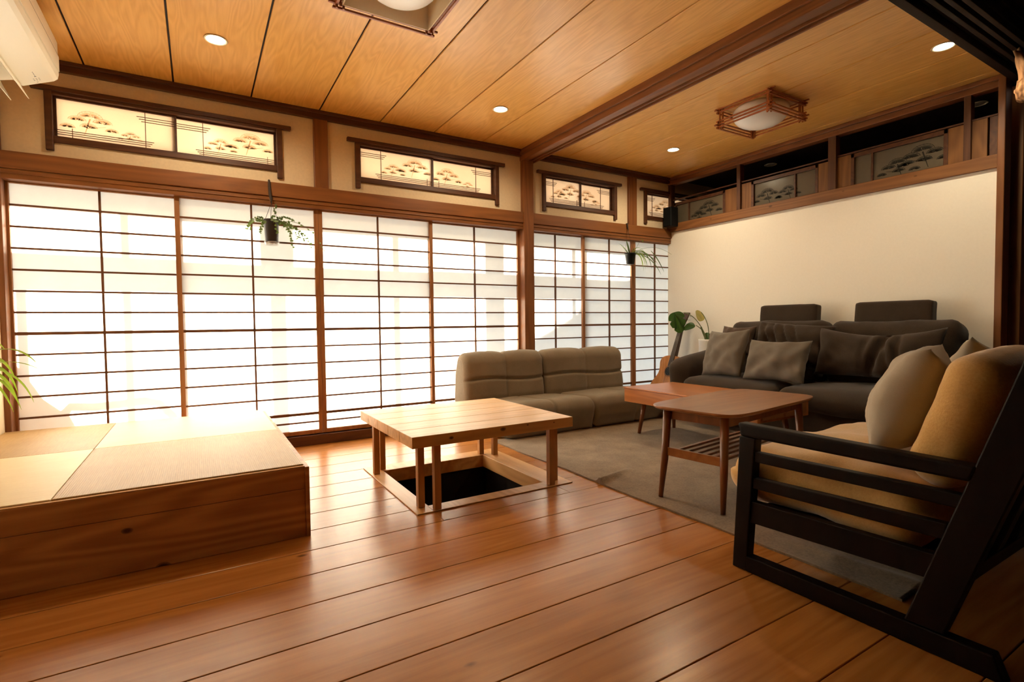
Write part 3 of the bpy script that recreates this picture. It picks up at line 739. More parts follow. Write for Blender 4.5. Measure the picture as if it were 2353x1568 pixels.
# clockwise profile (y,z): front bottom -> up -> back
seatp = dens([(-.775, .0125)] + arc(-.715, .185, .085, 190, 90, 9) + [(-.40, .262), (-.16, .245), (-.13, .22), (-.13, .0125)])
backp = dens(step=.0095, pts=[(-.355, .20), (-.365, .30), (-.345, .45)] + arc(-.250, .555, .088, 165, 15, 12) + [(-.135, .50), (-.115, .30), (-.105, .0125), (-.20, .0125), (-.30, .20)])
sh = lambda x, y, z: -.22 * (y + .25) * (1 if y < -.25 else 0)
def seatd(u, y, z):
    g = math.exp(-((u - .5) / .012) ** 2) * .014
    return .014 * math.sin(PI * min(1, max(0, u))) ** .4 * (z > .1) - g + .004 * nz(u * 5, y * 7, z * 7)
def backd(u, y, z):
    puff = .024 * abs(math.sin(2 * PI * u)) ** .45 * (1 if z > .22 else .3)
    hz = math.exp(-((z - (.43 + .012 * math.sin(2 * PI * u))) / .011) ** 2) * .020 * (y < -.2)
    return puff - hz + .005 * nz(u * 6, y * 8, z * 8)
for a, b, c, d, s in ((2.872, 3.725, 2.842, 3.630, 0), (3.729, 4.665, 3.634, 4.575, 1)):
    m = MB(); loftx(m, seatp, a, b, .045, 80, sh, seatd); m.build('seat', M['sofa_lo'], t)
    m = MB(); loftx(m, backp, c, d, .05, 90, lambda x, y, z: 0, backd); m.build('backrest', M['sofa_lo'], t)

# ------------------------------------------------------------------ dark sofa against the east wall
t = thing('dark_sofa', (5.05, -1.9, 0), 'long dark brown cloth sofa with two headrests against the cream wall', 'sofa')
m = MB(); m.rbox((5.08, -1.9, .155), (.82, 1.80, .24), .03, 8); m.build('base', M['sofa_dk'], t)
for x in (4.76, 5.40):
    for y in (-1.1, -2.7):
        m = MB(); m.lathe((x, y, .0118), [(.022, 0), (.028, .045)], 16); m.build('foot', M['black'], t)
for y, sd in ((-1.464, 1.), (-2.336, 4.)):
    m = MB(); m.rbox((4.955, y, .335), (.70, .868, .155), .07, 16, (.02, .01, .035), None, .010, 5, sd); m.build('seat_cushion', M['sofa_dk'], t)
for y, w_, sd in ((-1.485, .88, 7.), (-2.355, .84, 9.)):
    m = MB(); m.rbox((5.315, y, .635), (.22, w_, .50), .09, 18, (.03, .0, .0), Euler((0, rad(9), 0)), .013, 6, sd, lambda q: q + Vector((0, 0, .022 * abs(q.y) * (q.z > 0)))); m.build('back_cushion', M['sofa_dk'], t)
for y, sd in ((-1.553, 1.), (-2.340, 2.)):
    m = MB(); m.rbox((5.375, y, .945), (.095, .50, .17), .022, 12, (.006, 0, .002), Euler((0, rad(5), 0)), .003, 6, sd); m.build('headrest', M['sofa_dk'], t)
for y, s in ((-.925, 1), (-2.885, -1)):
    def wp(q): return q + Vector((0, s * .05 * max(0, q.z) / .3, (q.x + .1) * .16 * (q.z > -.1)))
    m = MB(); m.rbox((5.06, y, .335), (.80, .19, .50), .09, 14, (.01, .01, .01), None, .006, 5, y, wp); m.build('armrest', M['sofa_dk'], t)
m = MB(); m.pillow((5.055, -2.36, .665), .80, .37, .20, Euler((rad(90 + 14), 0, rad(90))), 44, .020, 3.3, .05, ((-.42, .05, .035, .05), (-.08, .07, .06, -.12), (-.22, .04, .03, .08), (.10, .04, .02, -.05))); m.build('lumbar_cushion', M['sofa_dk'], t)
m = MB(); m.pillow((5.085, -1.74, .700), .62, .36, .20, Euler((rad(90 + 16), rad(-4), rad(90))), 36, .026, 8.1, .0, ((-.3, .05, .03, .3), (.0, .05, .03, .3), (.3, .06, .035, .3), (.55, .05, .03, .3))); m.build('lumbar_cushion', M['sofa_dk'], t)
def pillow(loc, w_, h, th, rot, mat, label, group, seed, wr=.014, name='throw_pillow', n=26):
    m = MB(); m.pillow(loc, w_, h, th, rot, n, wr, seed, .012)
    o = m.build(name, M[mat]); tag(o, label, 'pillow', group); return o
G = 'scatter pillows on the sofas'
pillow((4.810, -1.330, .630), .41, .41, .16, Euler((rad(90 + 20), rad(3), rad(84))), 'pillow', 'square grey linen pillow leaning by the left arm of the dark sofa', G, 2.2, .018)
pillow((4.785, -1.80, .592), .48, .335, .16, Euler((rad(90 + 22), rad(0), rad(93))), 'pillow', 'oblong grey linen pillow in the middle of the dark sofa', G, 5.9, .022)
pillow((5.08, -1.255, .725), .34, .27, .13, Euler((rad(90 + 16), 0, rad(88))), 'brownpil', 'small brown pillow peeping out above the square grey pillow', G, 9.4, .012)

# ------------------------------------------------------------------ coffee tables
t = thing('drawer_coffee_table', (4.17, -1.66, 0), 'orange teak coffee table with a deep drawer box, behind the slatted one', 'coffee table')
m = MB(); m.box(3.893, 4.447, -2.238, -1.083, .268, .3705); m.build('drawer_box', M['teak'], t, .003)
m = MB(); m.box(3.887, 4.453, -2.243, -1.077, .3725, .3835); m.build('tabletop', M['teak'], t, .002)
m = MB(); m.box(3.93, 4.41, -2.246, -2.2385, .285, .362); d = m.build('drawer', M['teakx'], t, .002)
m = MB(); m.lathe((4.17, -2.247, .324), [(.0, -.008), (.011, -.006), (.011, .006), (.0, .008)], 14, False); m.build('knob', M['teakleg'], d)
for x, y in ((3.985, -1.17), (4.365, -1.17), (3.985, -2.15), (4.365, -2.15)):
    m = MB(); dx = .03 * (1 if x > 4.17 else -1); dy = .03 * (1 if y > -1.66 else -1)
    m.tube([(x + dx * .3, y + dy * .3, .0135), (x - dx * .7, y - dy * .7, .269)], [.013, .021], 14); m.build('leg', M['teakleg'], t)

t = thing('slatted_coffee_table', (3.45, -2.405, 0), 'walnut coffee table with rounded top and slatted shelf, in front of the armchair', 'coffee table')
TM = Matrix.Translation((3.45, -2.405, 0)) @ Matrix.Rotation(rad(8.0), 4, 'Z')
hl, hw = .475, .245
pts = []
for i in range(72):
    a = 2 * PI * i / 72; c, s = math.cos(a), math.sin(a); e = 2 / 6.5
    pts.append((hl * math.copysign(abs(c) ** e, c), hw * math.copysign(abs(s) ** e, s)))
m = MB(); m.loops([[(x * q, y * q2, z) for x, y in pts] for q, q2, z in ((.965, .94, .4585), (.985, .97, .462), (1, 1, .470), (1, 1, .475), (.998, .996, .478))], True, True, False); xf(m, TM); m.build('tabletop', M['teakx'], t)
m = MB()
for yy in (-.155, .155): m.box(-.385, .385, yy - .008, yy + .008, .405, .458)
for xx in (-.385, .385): m.box(xx - .008, xx + .008, -.147, .147, .405, .458)
xf(m, TM); m.build('apron', M['teakleg'], t, .002)
for sx in (-1, 1):
    for sy in (-1, 1):
        m = MB(); m.tube([(sx * .440, sy * .168, .0105), (sx * .418, sy * .160, .20), (sx * .400, sy * .153, .4582)], [.0115, .0185, .021], 14); xf(m, TM); m.build('leg', M['teakleg'], t)
for sx in (-1, 1): m = MB(); m.box(sx * .412 - .008, sx * .412 + .008, -.15, .15, .222, .264); xf(m, TM); m.build('shelf_rail', M['teakx'], t, .002)
for i in range(6):
    m = MB(); yy = -.125 + .05 * i; m.box(-.4035, .4035, yy - .009, yy + .009, .236, .248); xf(m, TM); m.build('slat', M['teakleg'], t, .002)

# ------------------------------------------------------------------ dark armchair seen from behind
t = thing('wooden_armchair', (3.265, -3.35, 0), 'wide dark wooden armchair with mustard cushions, seen from behind at the right', 'armchair')
Eb = M['ebony']
for xa, xb in ((2.655, 2.697), (3.833, 3.875)):
    gz = .0005 if xa < 3 else .0125
    q = lambda y0, y1, z: [(xa, y0, z), (xb, y0, z), (xb, y1, z), (xa, y1, z)]
    m = MB(); m.hexa(q(-3.012, -2.957, gz), q(-3.046, -2.984, .486)); m.build('front_leg', Eb, t, .004)
    def rail(nm, z0f, z1f, z0r, z1r, yf, yr0, yr1):
        m = MB(); m.hexa([(xa, yf, z0f), (xb, yf, z0f), (xb, yr0, z0r), (xa, yr0, z0r)], [(xa, yf, z1f), (xb, yf, z1f), (xb, yr1, z1r), (xa, yr1, z1r)]); return m.build(nm, Eb, t, .003)
    m = MB(); m.hexa([(xa - .004, -2.990, .487), (xb + .004, -2.990, .487), (xb + .004, -3.640, .487), (xa - .004, -3.640, .487)], [(xa - .004, -2.978, .535), (xb + .004, -2.978, .535), (xb + .004, -3.655, .530), (xa - .004, -3.655, .530)]); m.build('armrest', Eb, t, .008, 3)
    xa += .006; xb -= .006
    rail('side_slat', .402, .438, .411, .448, -3.040, -3.615, -3.622); rail('side_slat', .306, .345, .318, .362, -3.034, -3.585, -3.592)
    rail('seat_rail', .180, .258, .200, .272, -3.022, -3.555, -3.572)
    xa -= .006; xb += .006
    m = MB(); m.hexa([(xa, -3.010, gz), (xb, -3.010, gz), (xb, -3.715, gz), (xa, -3.715, gz)], [(xa, -3.010, .056), (xb, -3.010, .056), (xb, -3.690, .064), (xa, -3.690, .064)]); m.build('floor_runner', Eb, t, .004)
    m = MB(); m.hexa(q(-3.590, -3.500, .0645), q(-3.845, -3.752, .860)); m.build('back_post', Eb, t, .004)
ly = lambda z: -3.545 - (z - .0645) * (.253 / .7955)       # leaning centre line of the back
def brail(nm, z0, z1, th=.022):
    m = MB(); yb = .02
    m.hexa([(2.697, ly(z0) - th - yb, z0), (3.833, ly(z0) - th - yb, z0), (3.833, ly(z0) - yb, z0), (2.697, ly(z0) - yb, z0)], [(2.697, ly(z1) - th - yb, z1), (3.833, ly(z1) - th - yb, z1), (3.833, ly(z1) - yb, z1), (2.697, ly(z1) - yb, z1)]); m.build(nm, Eb, t, .003)
brail('top_rail', .795, .858); brail('lower_rail', .215, .275)
for i in range(7):
    x = 2.83 + .145 * i; m = MB(); yb = .022
    m.hexa([(x - .025, ly(.276) - .018 - yb, .276), (x + .025, ly(.276) - .018 - yb, .276), (x + .025, ly(.276) - yb, .276), (x - .025, ly(.276) - yb, .276)], [(x - .025, ly(.794) - .018 - yb, .794), (x + .025, ly(.794) - .018 - yb, .794), (x + .025, ly(.794) - yb, .794), (x - .025, ly(.794) - yb, .794)]); m.build('back_slat', Eb, t, .003)
m = MB(); m.box(2.697, 3.833, -3.055, -3.03, .186, .236); m.build('front_rail', Eb, t, .003)
m = MB(); m.box(2.697, 3.833, -3.50, -3.056, .20, .218); m.build('seat_board', Eb, t)
def seatwarp(q):
    return q + Vector((0, -.02 * (1 if q.z > 0 else 0), -.012 * max(0, -q.y) / .3))
m = MB(); m.rbox((3.265, -3.205, .332), (1.118, .66, .195), .085, 26, (.004, .012, .03), None, .020, 4.5, 2.0, seatwarp); m.build('seat_cushion', M['mustard'], t)
m = MB(); m.rbox((3.265, -3.580, .618), (1.116, .145, .385), .07, 24, (.004, .035, .02), Euler((rad(17.6), 0, 0)), .012, 5, 6.0); m.build('back_cushion', M['mustard'], t)
pillow((3.055, -3.352, .640), .44, .37, .20, Euler((rad(90 + 22), 0, rad(16))), 'pillow_lt', 'plump light grey pillow on the armchair against the mustard back cushion', G, 4.4, .012)
pillow((3.50, -3.378, .640), .38, .365, .15, Euler((rad(90 + 20), rad(8), rad(-4))), 'pillow_lt', 'light grey pillow with a pointed corner, behind the plump one on the armchair', G, 7.7, .012)

# ------------------------------------------------------------------ guitar
va = Vector((.33, -.045, .943)).normalized(); ua = Vector((.02, -1, -.05)); ua = (ua - va * ua.dot(va)).normalized(); wa = ua.cross(va)
if wa.x > 0: wa = -wa
GB = Vector((5.185, -.300, .022)); gs = 1.06
def gp(u, v_, w_): return GB + (ua * u + va * v_ + wa * w_) * gs
t = thing('acoustic_guitar', tuple(GB), 'acoustic guitar with an orange top leaning in the corner behind the sofa arm', 'guitar')
half = [(0, .0), (.004, .06), (.018, .108), (.05, .155), (.10, .183), (.15, .19), (.20, .178), (.25, .150), (.29, .130), (.33, .124), (.37, .130), (.41, .140), (.445, .137), (.47, .118), (.487, .085), (.495, .045), (.497, 0)]
def smooth(p, k=3):
    o = []
    for i in range(len(p) - 1):
        p0, p1, p2, p3 = p[max(i - 1, 0)], p[i], p[i + 1], p[min(i + 2, len(p) - 1)]
        for j in range(k):
            s = j / k; o.append(tuple(.5 * (2 * b + (c - a) * s + (2 * a - 5 * b + 4 * c - d) * s * s + (3 * b - a - 3 * c + d) * s ** 3) for a, b, c, d in zip(p0, p1, p2, p3)))
    return o + [p[-1]]
hs = smooth(half); ol = [(h, v_) for v_, h in hs] + [(-h, v_) for v_, h in reversed(hs[1:-1])]
m = MB(); m.loops([[gp(u * q, .25 + (v_ - .25) * q, w_) for u, v_ in ol] for q, w_ in ((.985, -.052), (1, -.047), (1, .047))], True, True, False)
bd = m.build('body', M['rosewood'], t)
m = MB(); m.loops([[gp(u * q, .25 + (v_ - .25) * q, w_) for u, v_ in ol] for q, w_ in ((.998, .0472), (.995, .050), (.985, .0505))], True, True, False); top = m.build('soundboard', M['spruce'], bd)
m = MB(); m.loops([[gp(.048 * math.cos(a * PI / 18), .335 + .048 * math.sin(a * PI / 18), w_) for a in range(36)] for w_ in (.0508, .0512)], True, True, False); m.build('sound_hole', M['black'], bd)
m = MB()
for r0, r1 in ((.052, .055), (.058, .060)):
    for a in range(36):
        b0, b1 = a * PI / 18, (a + 1) * PI / 18
        m.add([gp(r0 * math.cos(b0), .335 + r0 * math.sin(b0), .0510), gp(r1 * math.cos(b0), .335 + r1 * math.sin(b0), .0510), gp(r1 * math.cos(b1), .335 + r1 * math.sin(b1), .0510), gp(r0 * math.cos(b1), .335 + r0 * math.sin(b1), .0510)], [(0, 1, 2, 3)], False)
m.build('rosette', M['rosewood'], bd)
m = MB(); m.hexa([gp(-.075, .155, .0508), gp(.075, .155, .0508), gp(.075, .18, .0508), gp(-.075, .18, .0508)], [gp(-.07, .158, .059), gp(.07, .158, .059), gp(.07, .177, .059), gp(-.07, .177, .059)]); m.build('bridge', M['rosewood'], bd)
m = MB(); m.hexa([gp(-.028, .495, .012), gp(.028, .495, .012), gp(.022, .815, .030), gp(-.022, .815, .030)], [gp(-.028, .495, .052), gp(.028, .495, .052), gp(.022, .815, .052), gp(-.022, .815, .052)])
nk = m.build('neck', M['rosewood'], t, .004)
m = MB(); m.hexa([gp(-.028, .385, .0515), gp(.028, .385, .0515), gp(.022, .815, .0525), gp(-.022, .815, .0525)], [gp(-.027, .385, .058), gp(.027, .385, .058), gp(.021, .815, .058), gp(-.021, .815, .058)]); m.build('fretboard', M['rosewood'], nk)
m = MB(); m.hexa([gp(-.024, .815, .030), gp(.024, .815, .030), gp(.036, .965, .008), gp(-.036, .965, .008)], [gp(-.024, .815, .050), gp(.024, .815, .050), gp(.036, .965, .026), gp(-.036, .965, .026)]); hd = m.build('headstock', M['rosewood'], t, .003)
for s in (-1, 1):
    for i in range(3):
        m = MB(); v_ = .845 + .042 * i; m.tube([gp(s * .026, v_, .022), gp(s * .050, v_, .020)], [.003, .003], 8); m.tube([gp(s * .047, v_, .020), gp(s * .058, v_, .020)], [.008, .007], 10); m.build('tuning_peg', M['chrome'], hd)
m = MB()
for i in range(6):
    u = -.020 + .008 * i; m.tube([gp(u * 1.3, .167, .061), gp(u * .85, .815, .0605)], [.0007, .0007], 5)
m.build('strings', M['string'], t)

# ------------------------------------------------------------------ plants
def blade(mb, pts, w_, fold=.25, tip=True):
    """strap leaf: ribbon along pts with a folded midrib"""
    pts = [Vector(p) for p in pts]; n = len(pts); ls = []
    for i, p in enumerate(pts):
        d = (pts[min(i + 1, n - 1)] - pts[max(i - 1, 0)]).normalized(); s = d.cross(Vector((0, 0, 1)))
        s = s.normalized() if s.length > .05 else Vector((1, 0, 0)); u = s.cross(d)
        k = i / (n - 1); ww = w_ * (min(1, .45 + 2.2 * k) * (1 - k ** 3) if tip else 1) / 2 + .0004
        ls.append([p - s * ww + u * ww * fold, p, p + s * ww + u * ww * fold])
    mb.loops(ls, False, False, True)
def arcpts(p, d, L, droop, n=10):
    p = Vector(p); d = Vector(d).normalized(); o = [p.copy()]
    for i in range(n):
        o.append(o[-1] + d * L / n); d = (d + Vector((0, 0, -droop / n))).normalized()
    return o
def leafdisc(mb, c, n_, up_, w_, l, cup=.2):
    """roundish leaf with a point, hinged at c"""
    n_ = Vector(n_).normalized(); a = Vector(up_); a = (a - n_ * a.dot(n_)).normalized(); b = n_.cross(a); c = Vector(c)
    prof = [(0, .0), (.08, .36), (.25, .5), (.5, .46), (.75, .28), (1, .0)]
    L_ = [c + a * l * v_ + b * w_ * u + n_ * cup * w_ * u for v_, u in prof]; R_ = [c + a * l * v_ - b * w_ * u + n_ * cup * w_ * u for v_, u in prof]; Mi = [c + a * l * v_ for v_, u in prof]
    vs = L_ + Mi + R_; k = len(prof); fs = []
    for i in range(k - 1): fs += [(i, i + 1, k + i + 1, k + i), (k + i, k + i + 1, 2 * k + i + 1, 2 * k + i)]
    mb.add(vs, fs, True)

# ivy in a hanging pot before the second screen
px_, py_ = 1.452, -.145
t = thing('hanging_ivy_pot', (px_, py_, 1.49), 'dark pot of trailing ivy hung by cords before the second screen', 'hanging plant')
m = MB(); m.lathe((px_, py_, 1.495), [(.002, .004), (.040, .0), (.043, .004), (.050, .145), (.053, .150), (.050, .153), (.047, .146), (.045, .125), (.002, .124)], 32); m.build('pot', M['pot'], t)
m = MB(); m.lathe((px_, py_, 1.470), [(.002, .0), (.042, .0), (.047, .006), (.050, .022), (.0485, .022), (.0445, .008), (.002, .004)], 32); m.build('saucer', M['saucer'], t)
m = MB(); m.lathe((px_, py_, 1.618), [(.001, .003), (.044, .001), (.044, 0), (.001, 0)], 24); m.build('soil', M['soil'], t)
m = MB(); hk = Vector((px_ + .004, py_, 1.765))
for a in (20, 140, 260): m.tube([(px_ + .051 * math.cos(rad(a)), py_ + .051 * math.sin(rad(a)), 1.642), hk], [.0016, .0012], 6)
m.build('cord', M['cord'], t)
m = MB(); m.tube([hk, hk + Vector((-.002, .0, .03)), (px_ + .002, -.10, 1.83), (px_, -.088, 1.90), (px_, -.085, 1.935), (px_, -.078, 1.938), (px_, -.058, 1.9315)], [.006, .009, .010, .009, .007, .007, .005], 8); m.build('strap_hook', M['cord'], t)
rng = random.Random(11); st = MB(); lf = MB()
vines = [((-.6, -.2, .9), .15, 2.6), ((-.9, -.5, .5), .17, 2.2), ((-.8, .0, .8), .20, 3.4), ((.6, -.3, .9), .17, 2.2), ((.9, -.2, .5), .20, 2.6), ((1, -.4, .3), .26, 2.3), ((.9, .1, .2), .33, 2.0), ((1, -.1, .45), .40, 2.3), ((.5, -.6, .4), .28, 4.0), ((.35, -.4, .6), .13, 1.4), ((.1, -.7, .6), .18, 3.5), ((.7, -.5, .1), .24, 3.5), ((-.5, -.6, .3), .15, 3), ((.2, .2, 1.2), .16, .6), ((.8, .3, .7), .22, 3)]
for d, L, dr in vines:
    p0 = (px_ + .035 * d[0], py_ + .03 * d[1], 1.622); pts = arcpts(p0, d, L, dr, 14)
    pts = [p + Vector((.006 * nz(p.x * 30, p.z * 30, L * 9), .006 * nz(p.z * 30, p.y * 30, L * 5), 0)) for p in pts]
    st.tube(pts, [.0016] * 8 + [.0011] * 7, 5)
    for i in range(2, 15):
        p = pts[i]
        for s in (-1, 1):
            if rng.random() < .5: 
                sz = rng.uniform(.015, .024) * (1.05 - .45 * i / 14); leafdisc(lf, p, (rng.uniform(-.5, .5), -1, rng.uniform(-.2, .7)), (s * rng.uniform(.3, 1), rng.uniform(-.4, .4), rng.uniform(-.9, .3)), sz, sz)
st.build('stems', M['stem'], t); lf.build('leaves', M['leaf'], t, fix=False)

# strap leaf plant hanging near the corner
px_, py_ = 4.875, -.140
t = thing('hanging_strap_leaf_pot', (px_, py_, 1.50), 'black hanging pot with bright strap leaves near the cream wall', 'hanging plant')
m = MB(); m.lathe((px_, py_, 1.50), [(.002, .003), (.038, 0), (.041, .004), (.056, .105), (.060, .108), (.060, .118), (.055, .118), (.052, .100), (.002, .098)], 32); m.build('pot', M['black'], t)
m = MB(); m.lathe((px_, py_, 1.6), [(.001, .002), (.05, .0), (.05, -.001), (.001, -.001)], 24); m.build('soil', M['soil'], t)
m = MB()
for a in (30, 150, 270): m.tube([(px_ + .058 * math.cos(rad(a)), py_ + .058 * math.sin(rad(a)), 1.612), (px_ + .01, -.10, 1.86)], [.0010, .0010], 5)
m.tube([(px_ + .01, -.10, 1.86), (px_ + .01, -.092, 1.90), (px_ + .01, -.086, 1.935), (px_ + .01, -.06, 1.932)], [.004, .007, .007, .004], 8)
m.build('hanger', M['cord'], t)
rng = random.Random(5); lf = MB(); l2 = MB()
for d, L, dr, w_ in [((-.8, -.1, .75), .20, .5, .012), ((-.45, -.2, 1), .17, .5, .014), ((.35, -.5, .9), .20, 3.6, .02), ((.6, -.5, .7), .24, 4, .022), ((.5, -.8, .5), .26, 4.4, .022), ((.9, -.4, .5), .25, 3.2, .02), ((.8, -.1, .9), .30, 2.8, .018), ((1, -.2, .6), .36, 2.2, .016), ((1, 0, .3), .40, 1.1, .018), ((.3, -.9, .4), .22, 4, .02), ((.95, -.35, .9), .33, 3.6, .017), ((1, -.1, .15), .46, 1.5, .014), ((.2, -.4, 1.2), .18, 3, .018), ((.7, -.9, .2), .24, 4.6, .022)]:
    blade(lf if d[0] > .85 or d[0] < 0 else l2, arcpts((px_ + .03 * d[0], py_ + .02 * d[1], 1.602), d, L, dr, 12), w_ * 1.5)
blade(lf, arcpts((px_ + .30, py_, 1.66), (.8, 0, -.6), .30, .6, 10), .016); 
st = MB(); st.tube(arcpts((px_ + .02, py_, 1.605), (1, 0, .55), .62, 1.0, 12), .0014, 5)
st.tube(arcpts((px_ + .02, py_ - .02, 1.605), (.55, -.1, 1), .20, .2, 8), .0012, 5)
leafdisc(lf, (px_ + .15, py_ - .03, 1.74), (0, -1, .2), (0, 0, 1), .02, .03)
st.build('stems', M['stem'], t); lf.build('leaves', M['leaf'], t, fix=False); l2.build('bright_leaves', M['leaf_lt'], t, fix=False)

# slender leaves reaching into the picture at the left edge
px_, py_ = .078, -.88
t = thing('wall_pot_plant', (px_, py_, .60), 'plant with slender arching green leaves at the left picture edge', 'potted plant')
m = MB(); m.lathe((px_, py_, .60), [(.002, .002), (.038, 0), (.041, .004), (.056, .11), (.058, .115), (.054, .115), (.05, .098), (.002, .096)], 28); m.build('pot', M['potwhite'], t)
m = MB(); m.box(.0185, .032, py_ - .02, py_ + .02, .62, .74); m.build('wall_bracket', M['black'], t, .002)
m = MB(); m.lathe((px_, py_, .695), [(.001, .003), (.05, .001), (.05, 0), (.001, 0)], 24); m.build('soil', M['soil'], t)
lf = MB()
for d, L, dr, w_ in [((.35, .75, .9), .42, 1.9, .020), ((.5, .7, .45), .34, 1.2, .016), ((.55, .6, .35), .33, 2.4, .018), ((.35, .9, .35), .36, 2.2, .016), ((.4, .8, .1), .34, 1.9, .014), ((.2, .9, .8), .40, 2.0, .018), ((.3, 1, .0), .36, 1.6, .012), ((.45, .75, .75), .30, 2.9, .018), ((.1, .6, 1), .38, 2, .018), ((.3, -.6, 1), .3, 2, .018), ((.1, -1, .6), .3, 2.4, .018)]:
    blade(lf, arcpts((px_ + .015 * d[0], py_ + .02 * d[1], .697), d, L * 1.12, dr, 14), w_ * 1.5)
lf.build('leaves', M['leaf_lt'], t, fix=False)

# monstera in a tall white pot behind the sofa arm
px_, py_ = 5.395, -.700
t = thing('monstera_pot', (px_, py_, 0), 'split leaf plant in a tall white pot between the guitar and the sofa', 'potted plant')
m = MB(); m.lathe((px_, py_, .0), [(.002, .0), (.070, .0), (.074, .006), (.090, .70), (.094, .712), (.088, .716), (.083, .705), (.081, .66), (.002, .655)], 36); m.build('pot', M['potwhite'], t)
m = MB(); m.lathe((px_, py_, .66), [(.001, .012), (.05, .008), (.0805, .0), (.001, -.004)], 28); m.build('soil', M['soil'], t)
st = MB()
def stem(pts, r=.0045): st.tube(smooth([tuple(p) for p in pts], 5), r, 7)
base = Vector((px_, py_, .665)); 
stem([base + Vector((-.02, 0, 0)), (5.36, -.67, .80), (5.30, -.61, .93), (5.25, -.53, .985), (5.205, -.47, .965)], .004)
stem([base + Vector((0, .01, 0)), (5.37, -.675, .78), (5.35, -.635, .83), (5.335, -.60, .858)], .004)
stem([base + Vector((.02, 0, 0)), (5.41, -.69, .83), (5.40, -.66, .93), (5.39, -.62, .99)], .004)
stem([base, (5.37, -.67, .76), (5.35, -.65, .84)], .009)
st.build('stems', M['stem'], t)
def monstera(mb, c, n_, a, size, split=True):
    n_ = Vector(n_).normalized(); a = Vector(a); a = (a - n_ * a.dot(n_)).normalized(); b = n_.cross(a); c = Vector(c); N = 44; vs = [c + a * size * .05]
    for i in range(N + 1):
        th = -PI + 2 * PI * i / N; x = math.sin(th); y = .5 - .5 * math.cos(th)
        wdt = .40 * abs(math.sin(th)) ** .8 * (1.15 - .45 * y) * math.copysign(1, x); yy = y - .13 * (1 - abs(th) / PI) ** 0 * max(0, 1 - y * 3) * 0
        k = 1.0
        if split and .28 < y < .9 and (i % 5) == 2: k = .42
        vs.append(c + a * size * (yy - .05) + b * size * wdt * k + n_ * size * (.16 * abs(wdt) - .25 * y * y))
    mb.add(vs, [(0, i, i + 1) for i in range(1, N + 1)], False)
lf = MB(); monstera(lf, (5.19, -.455, .985), (-.75, -.65, .25), (.18, -.22, -1), .215); monstera(lf, (5.325, -.585, .862), (-.6, -.5, .75), (-.75, .5, -.25), .115, False)
monstera(lf, (5.40, -.70, .70), (-.6, -.7, .3), (-.1, -.05, 1), .10, False)
lf.build('leaves', M['leaf_dk'], t, fix=False)
lf = MB(); monstera(lf, (5.40, -.615, .905), (-.25, -.9, .1), (-.22, .16, 1), .12, False); lf.build('young_leaf', M['leaf_yl'], t, fix=False)

# ------------------------------------------------------------------ speaker, lamps, air conditioner, driftwood
t = thing('speaker', (5.48, -.125, 1.95), 'small black speaker in the corner on top of the cream wall', 'speaker')
m = MB(); m.box(5.418, 5.532, -.200, -.088, 1.940, 2.150); m.build('cabinet', M['black'], t, .008, 3)
m = MB(); m.box(5.414, 5.4178, -.194, -.094, 1.948, 2.142); m.build('grille', plain('speaker_grille', (.007, .007, .007, 1), .9, .2), t, .001)
m = MB(); m.tube([(5.48, -.088, 2.05), (5.49, -.06, 2.05), (5.50, -.030, 2.05)], [.012, .012, .02], 10); m.build('bracket', M['black'], t)

def lamp(cx, cy, h, dz, label, panels, dome_r, group):
    t = thing('lattice_ceiling_lamp', (cx, cy, ZC), label, 'ceiling lamp', group)
    m = MB(); m.box(cx - h * .82, cx + h * .82, cy - h * .82, cy + h * .82, ZC - .014, ZC - .0004); m.build('ceiling_plate', M['tablewood'], t, .003)
    m = MB(); q = .006; ov = .034
    for s in (-1, 1):
        for j, (z, o_) in enumerate(((-.012, 0), (-.034, .012), (dz + .050, .012), (dz + .028, 0), (dz + .006, .012))):
            e = ov - o_ * 1.5
            m.box(cx - h - e, cx + h + e, cy + s * h - q, cy + s * h + q, ZC + z - .005, ZC + z + .005)
            m.box(cx + s * h - q, cx + s * h + q, cy - h - e, cy + h + e, ZC + z + .0052, ZC + z + .0148)
        for s2 in (-1, 1):
            for o_ in (0, .030):
                m.box(cx + s * (h - o_) - .005, cx + s * (h - o_) + .005, cy + s2 * (h - .013) - .005, cy + s2 * (h - .013) + .005, ZC + dz - .002, ZC - .0005)
                if o_: m.box(cx + s * (h - .013) - .005, cx + s * (h - .013) + .005, cy + s2 * (h - o_) - .005, cy + s2 * (h - o_) + .005, ZC + dz - .002, ZC - .0005)
    m.build('lattice_frame', M['lampwood'], t, .001, 1)
    if panels:
        a = h - .024
        for s in (-1, 1):
            m = MB(); m.box(cx - a, cx + a, cy + s * a - .003, cy + s * a + .003, ZC + dz + .012, ZC - .016); m.build('paper_panel', M['lamppanel'], t)
            m = MB(); m.box(cx + s * a - .003, cx + s * a + .003, cy - a + .004, cy + a - .004, ZC + dz + .012, ZC - .016); m.build('paper_panel', M['lamppanel'], t)
    m = MB(); m.lathe((cx, cy, ZC - .016), [(dome_r * .9, 0), (dome_r * .98, -.018), (dome_r, -.04)] + [(dome_r * math.cos(rad(a)) ** .8, -.04 - .105 * math.sin(rad(a))) for a in range(8, 90, 8)] + [(.002, -.145)], 48); m.build('glass_dome', M['lampglass'], t)
    return t
G = 'lattice ceiling lamps'
lamp(4.612, -1.775, .208, -.150, 'unlit red lattice ceiling lamp with white glass dome, right of the ceiling beam', False, .192, G)
lamp(1.805, -1.905, .232, -.150, 'lattice ceiling lamp with cream paper sides cut by the top picture edge', True, .175, G)

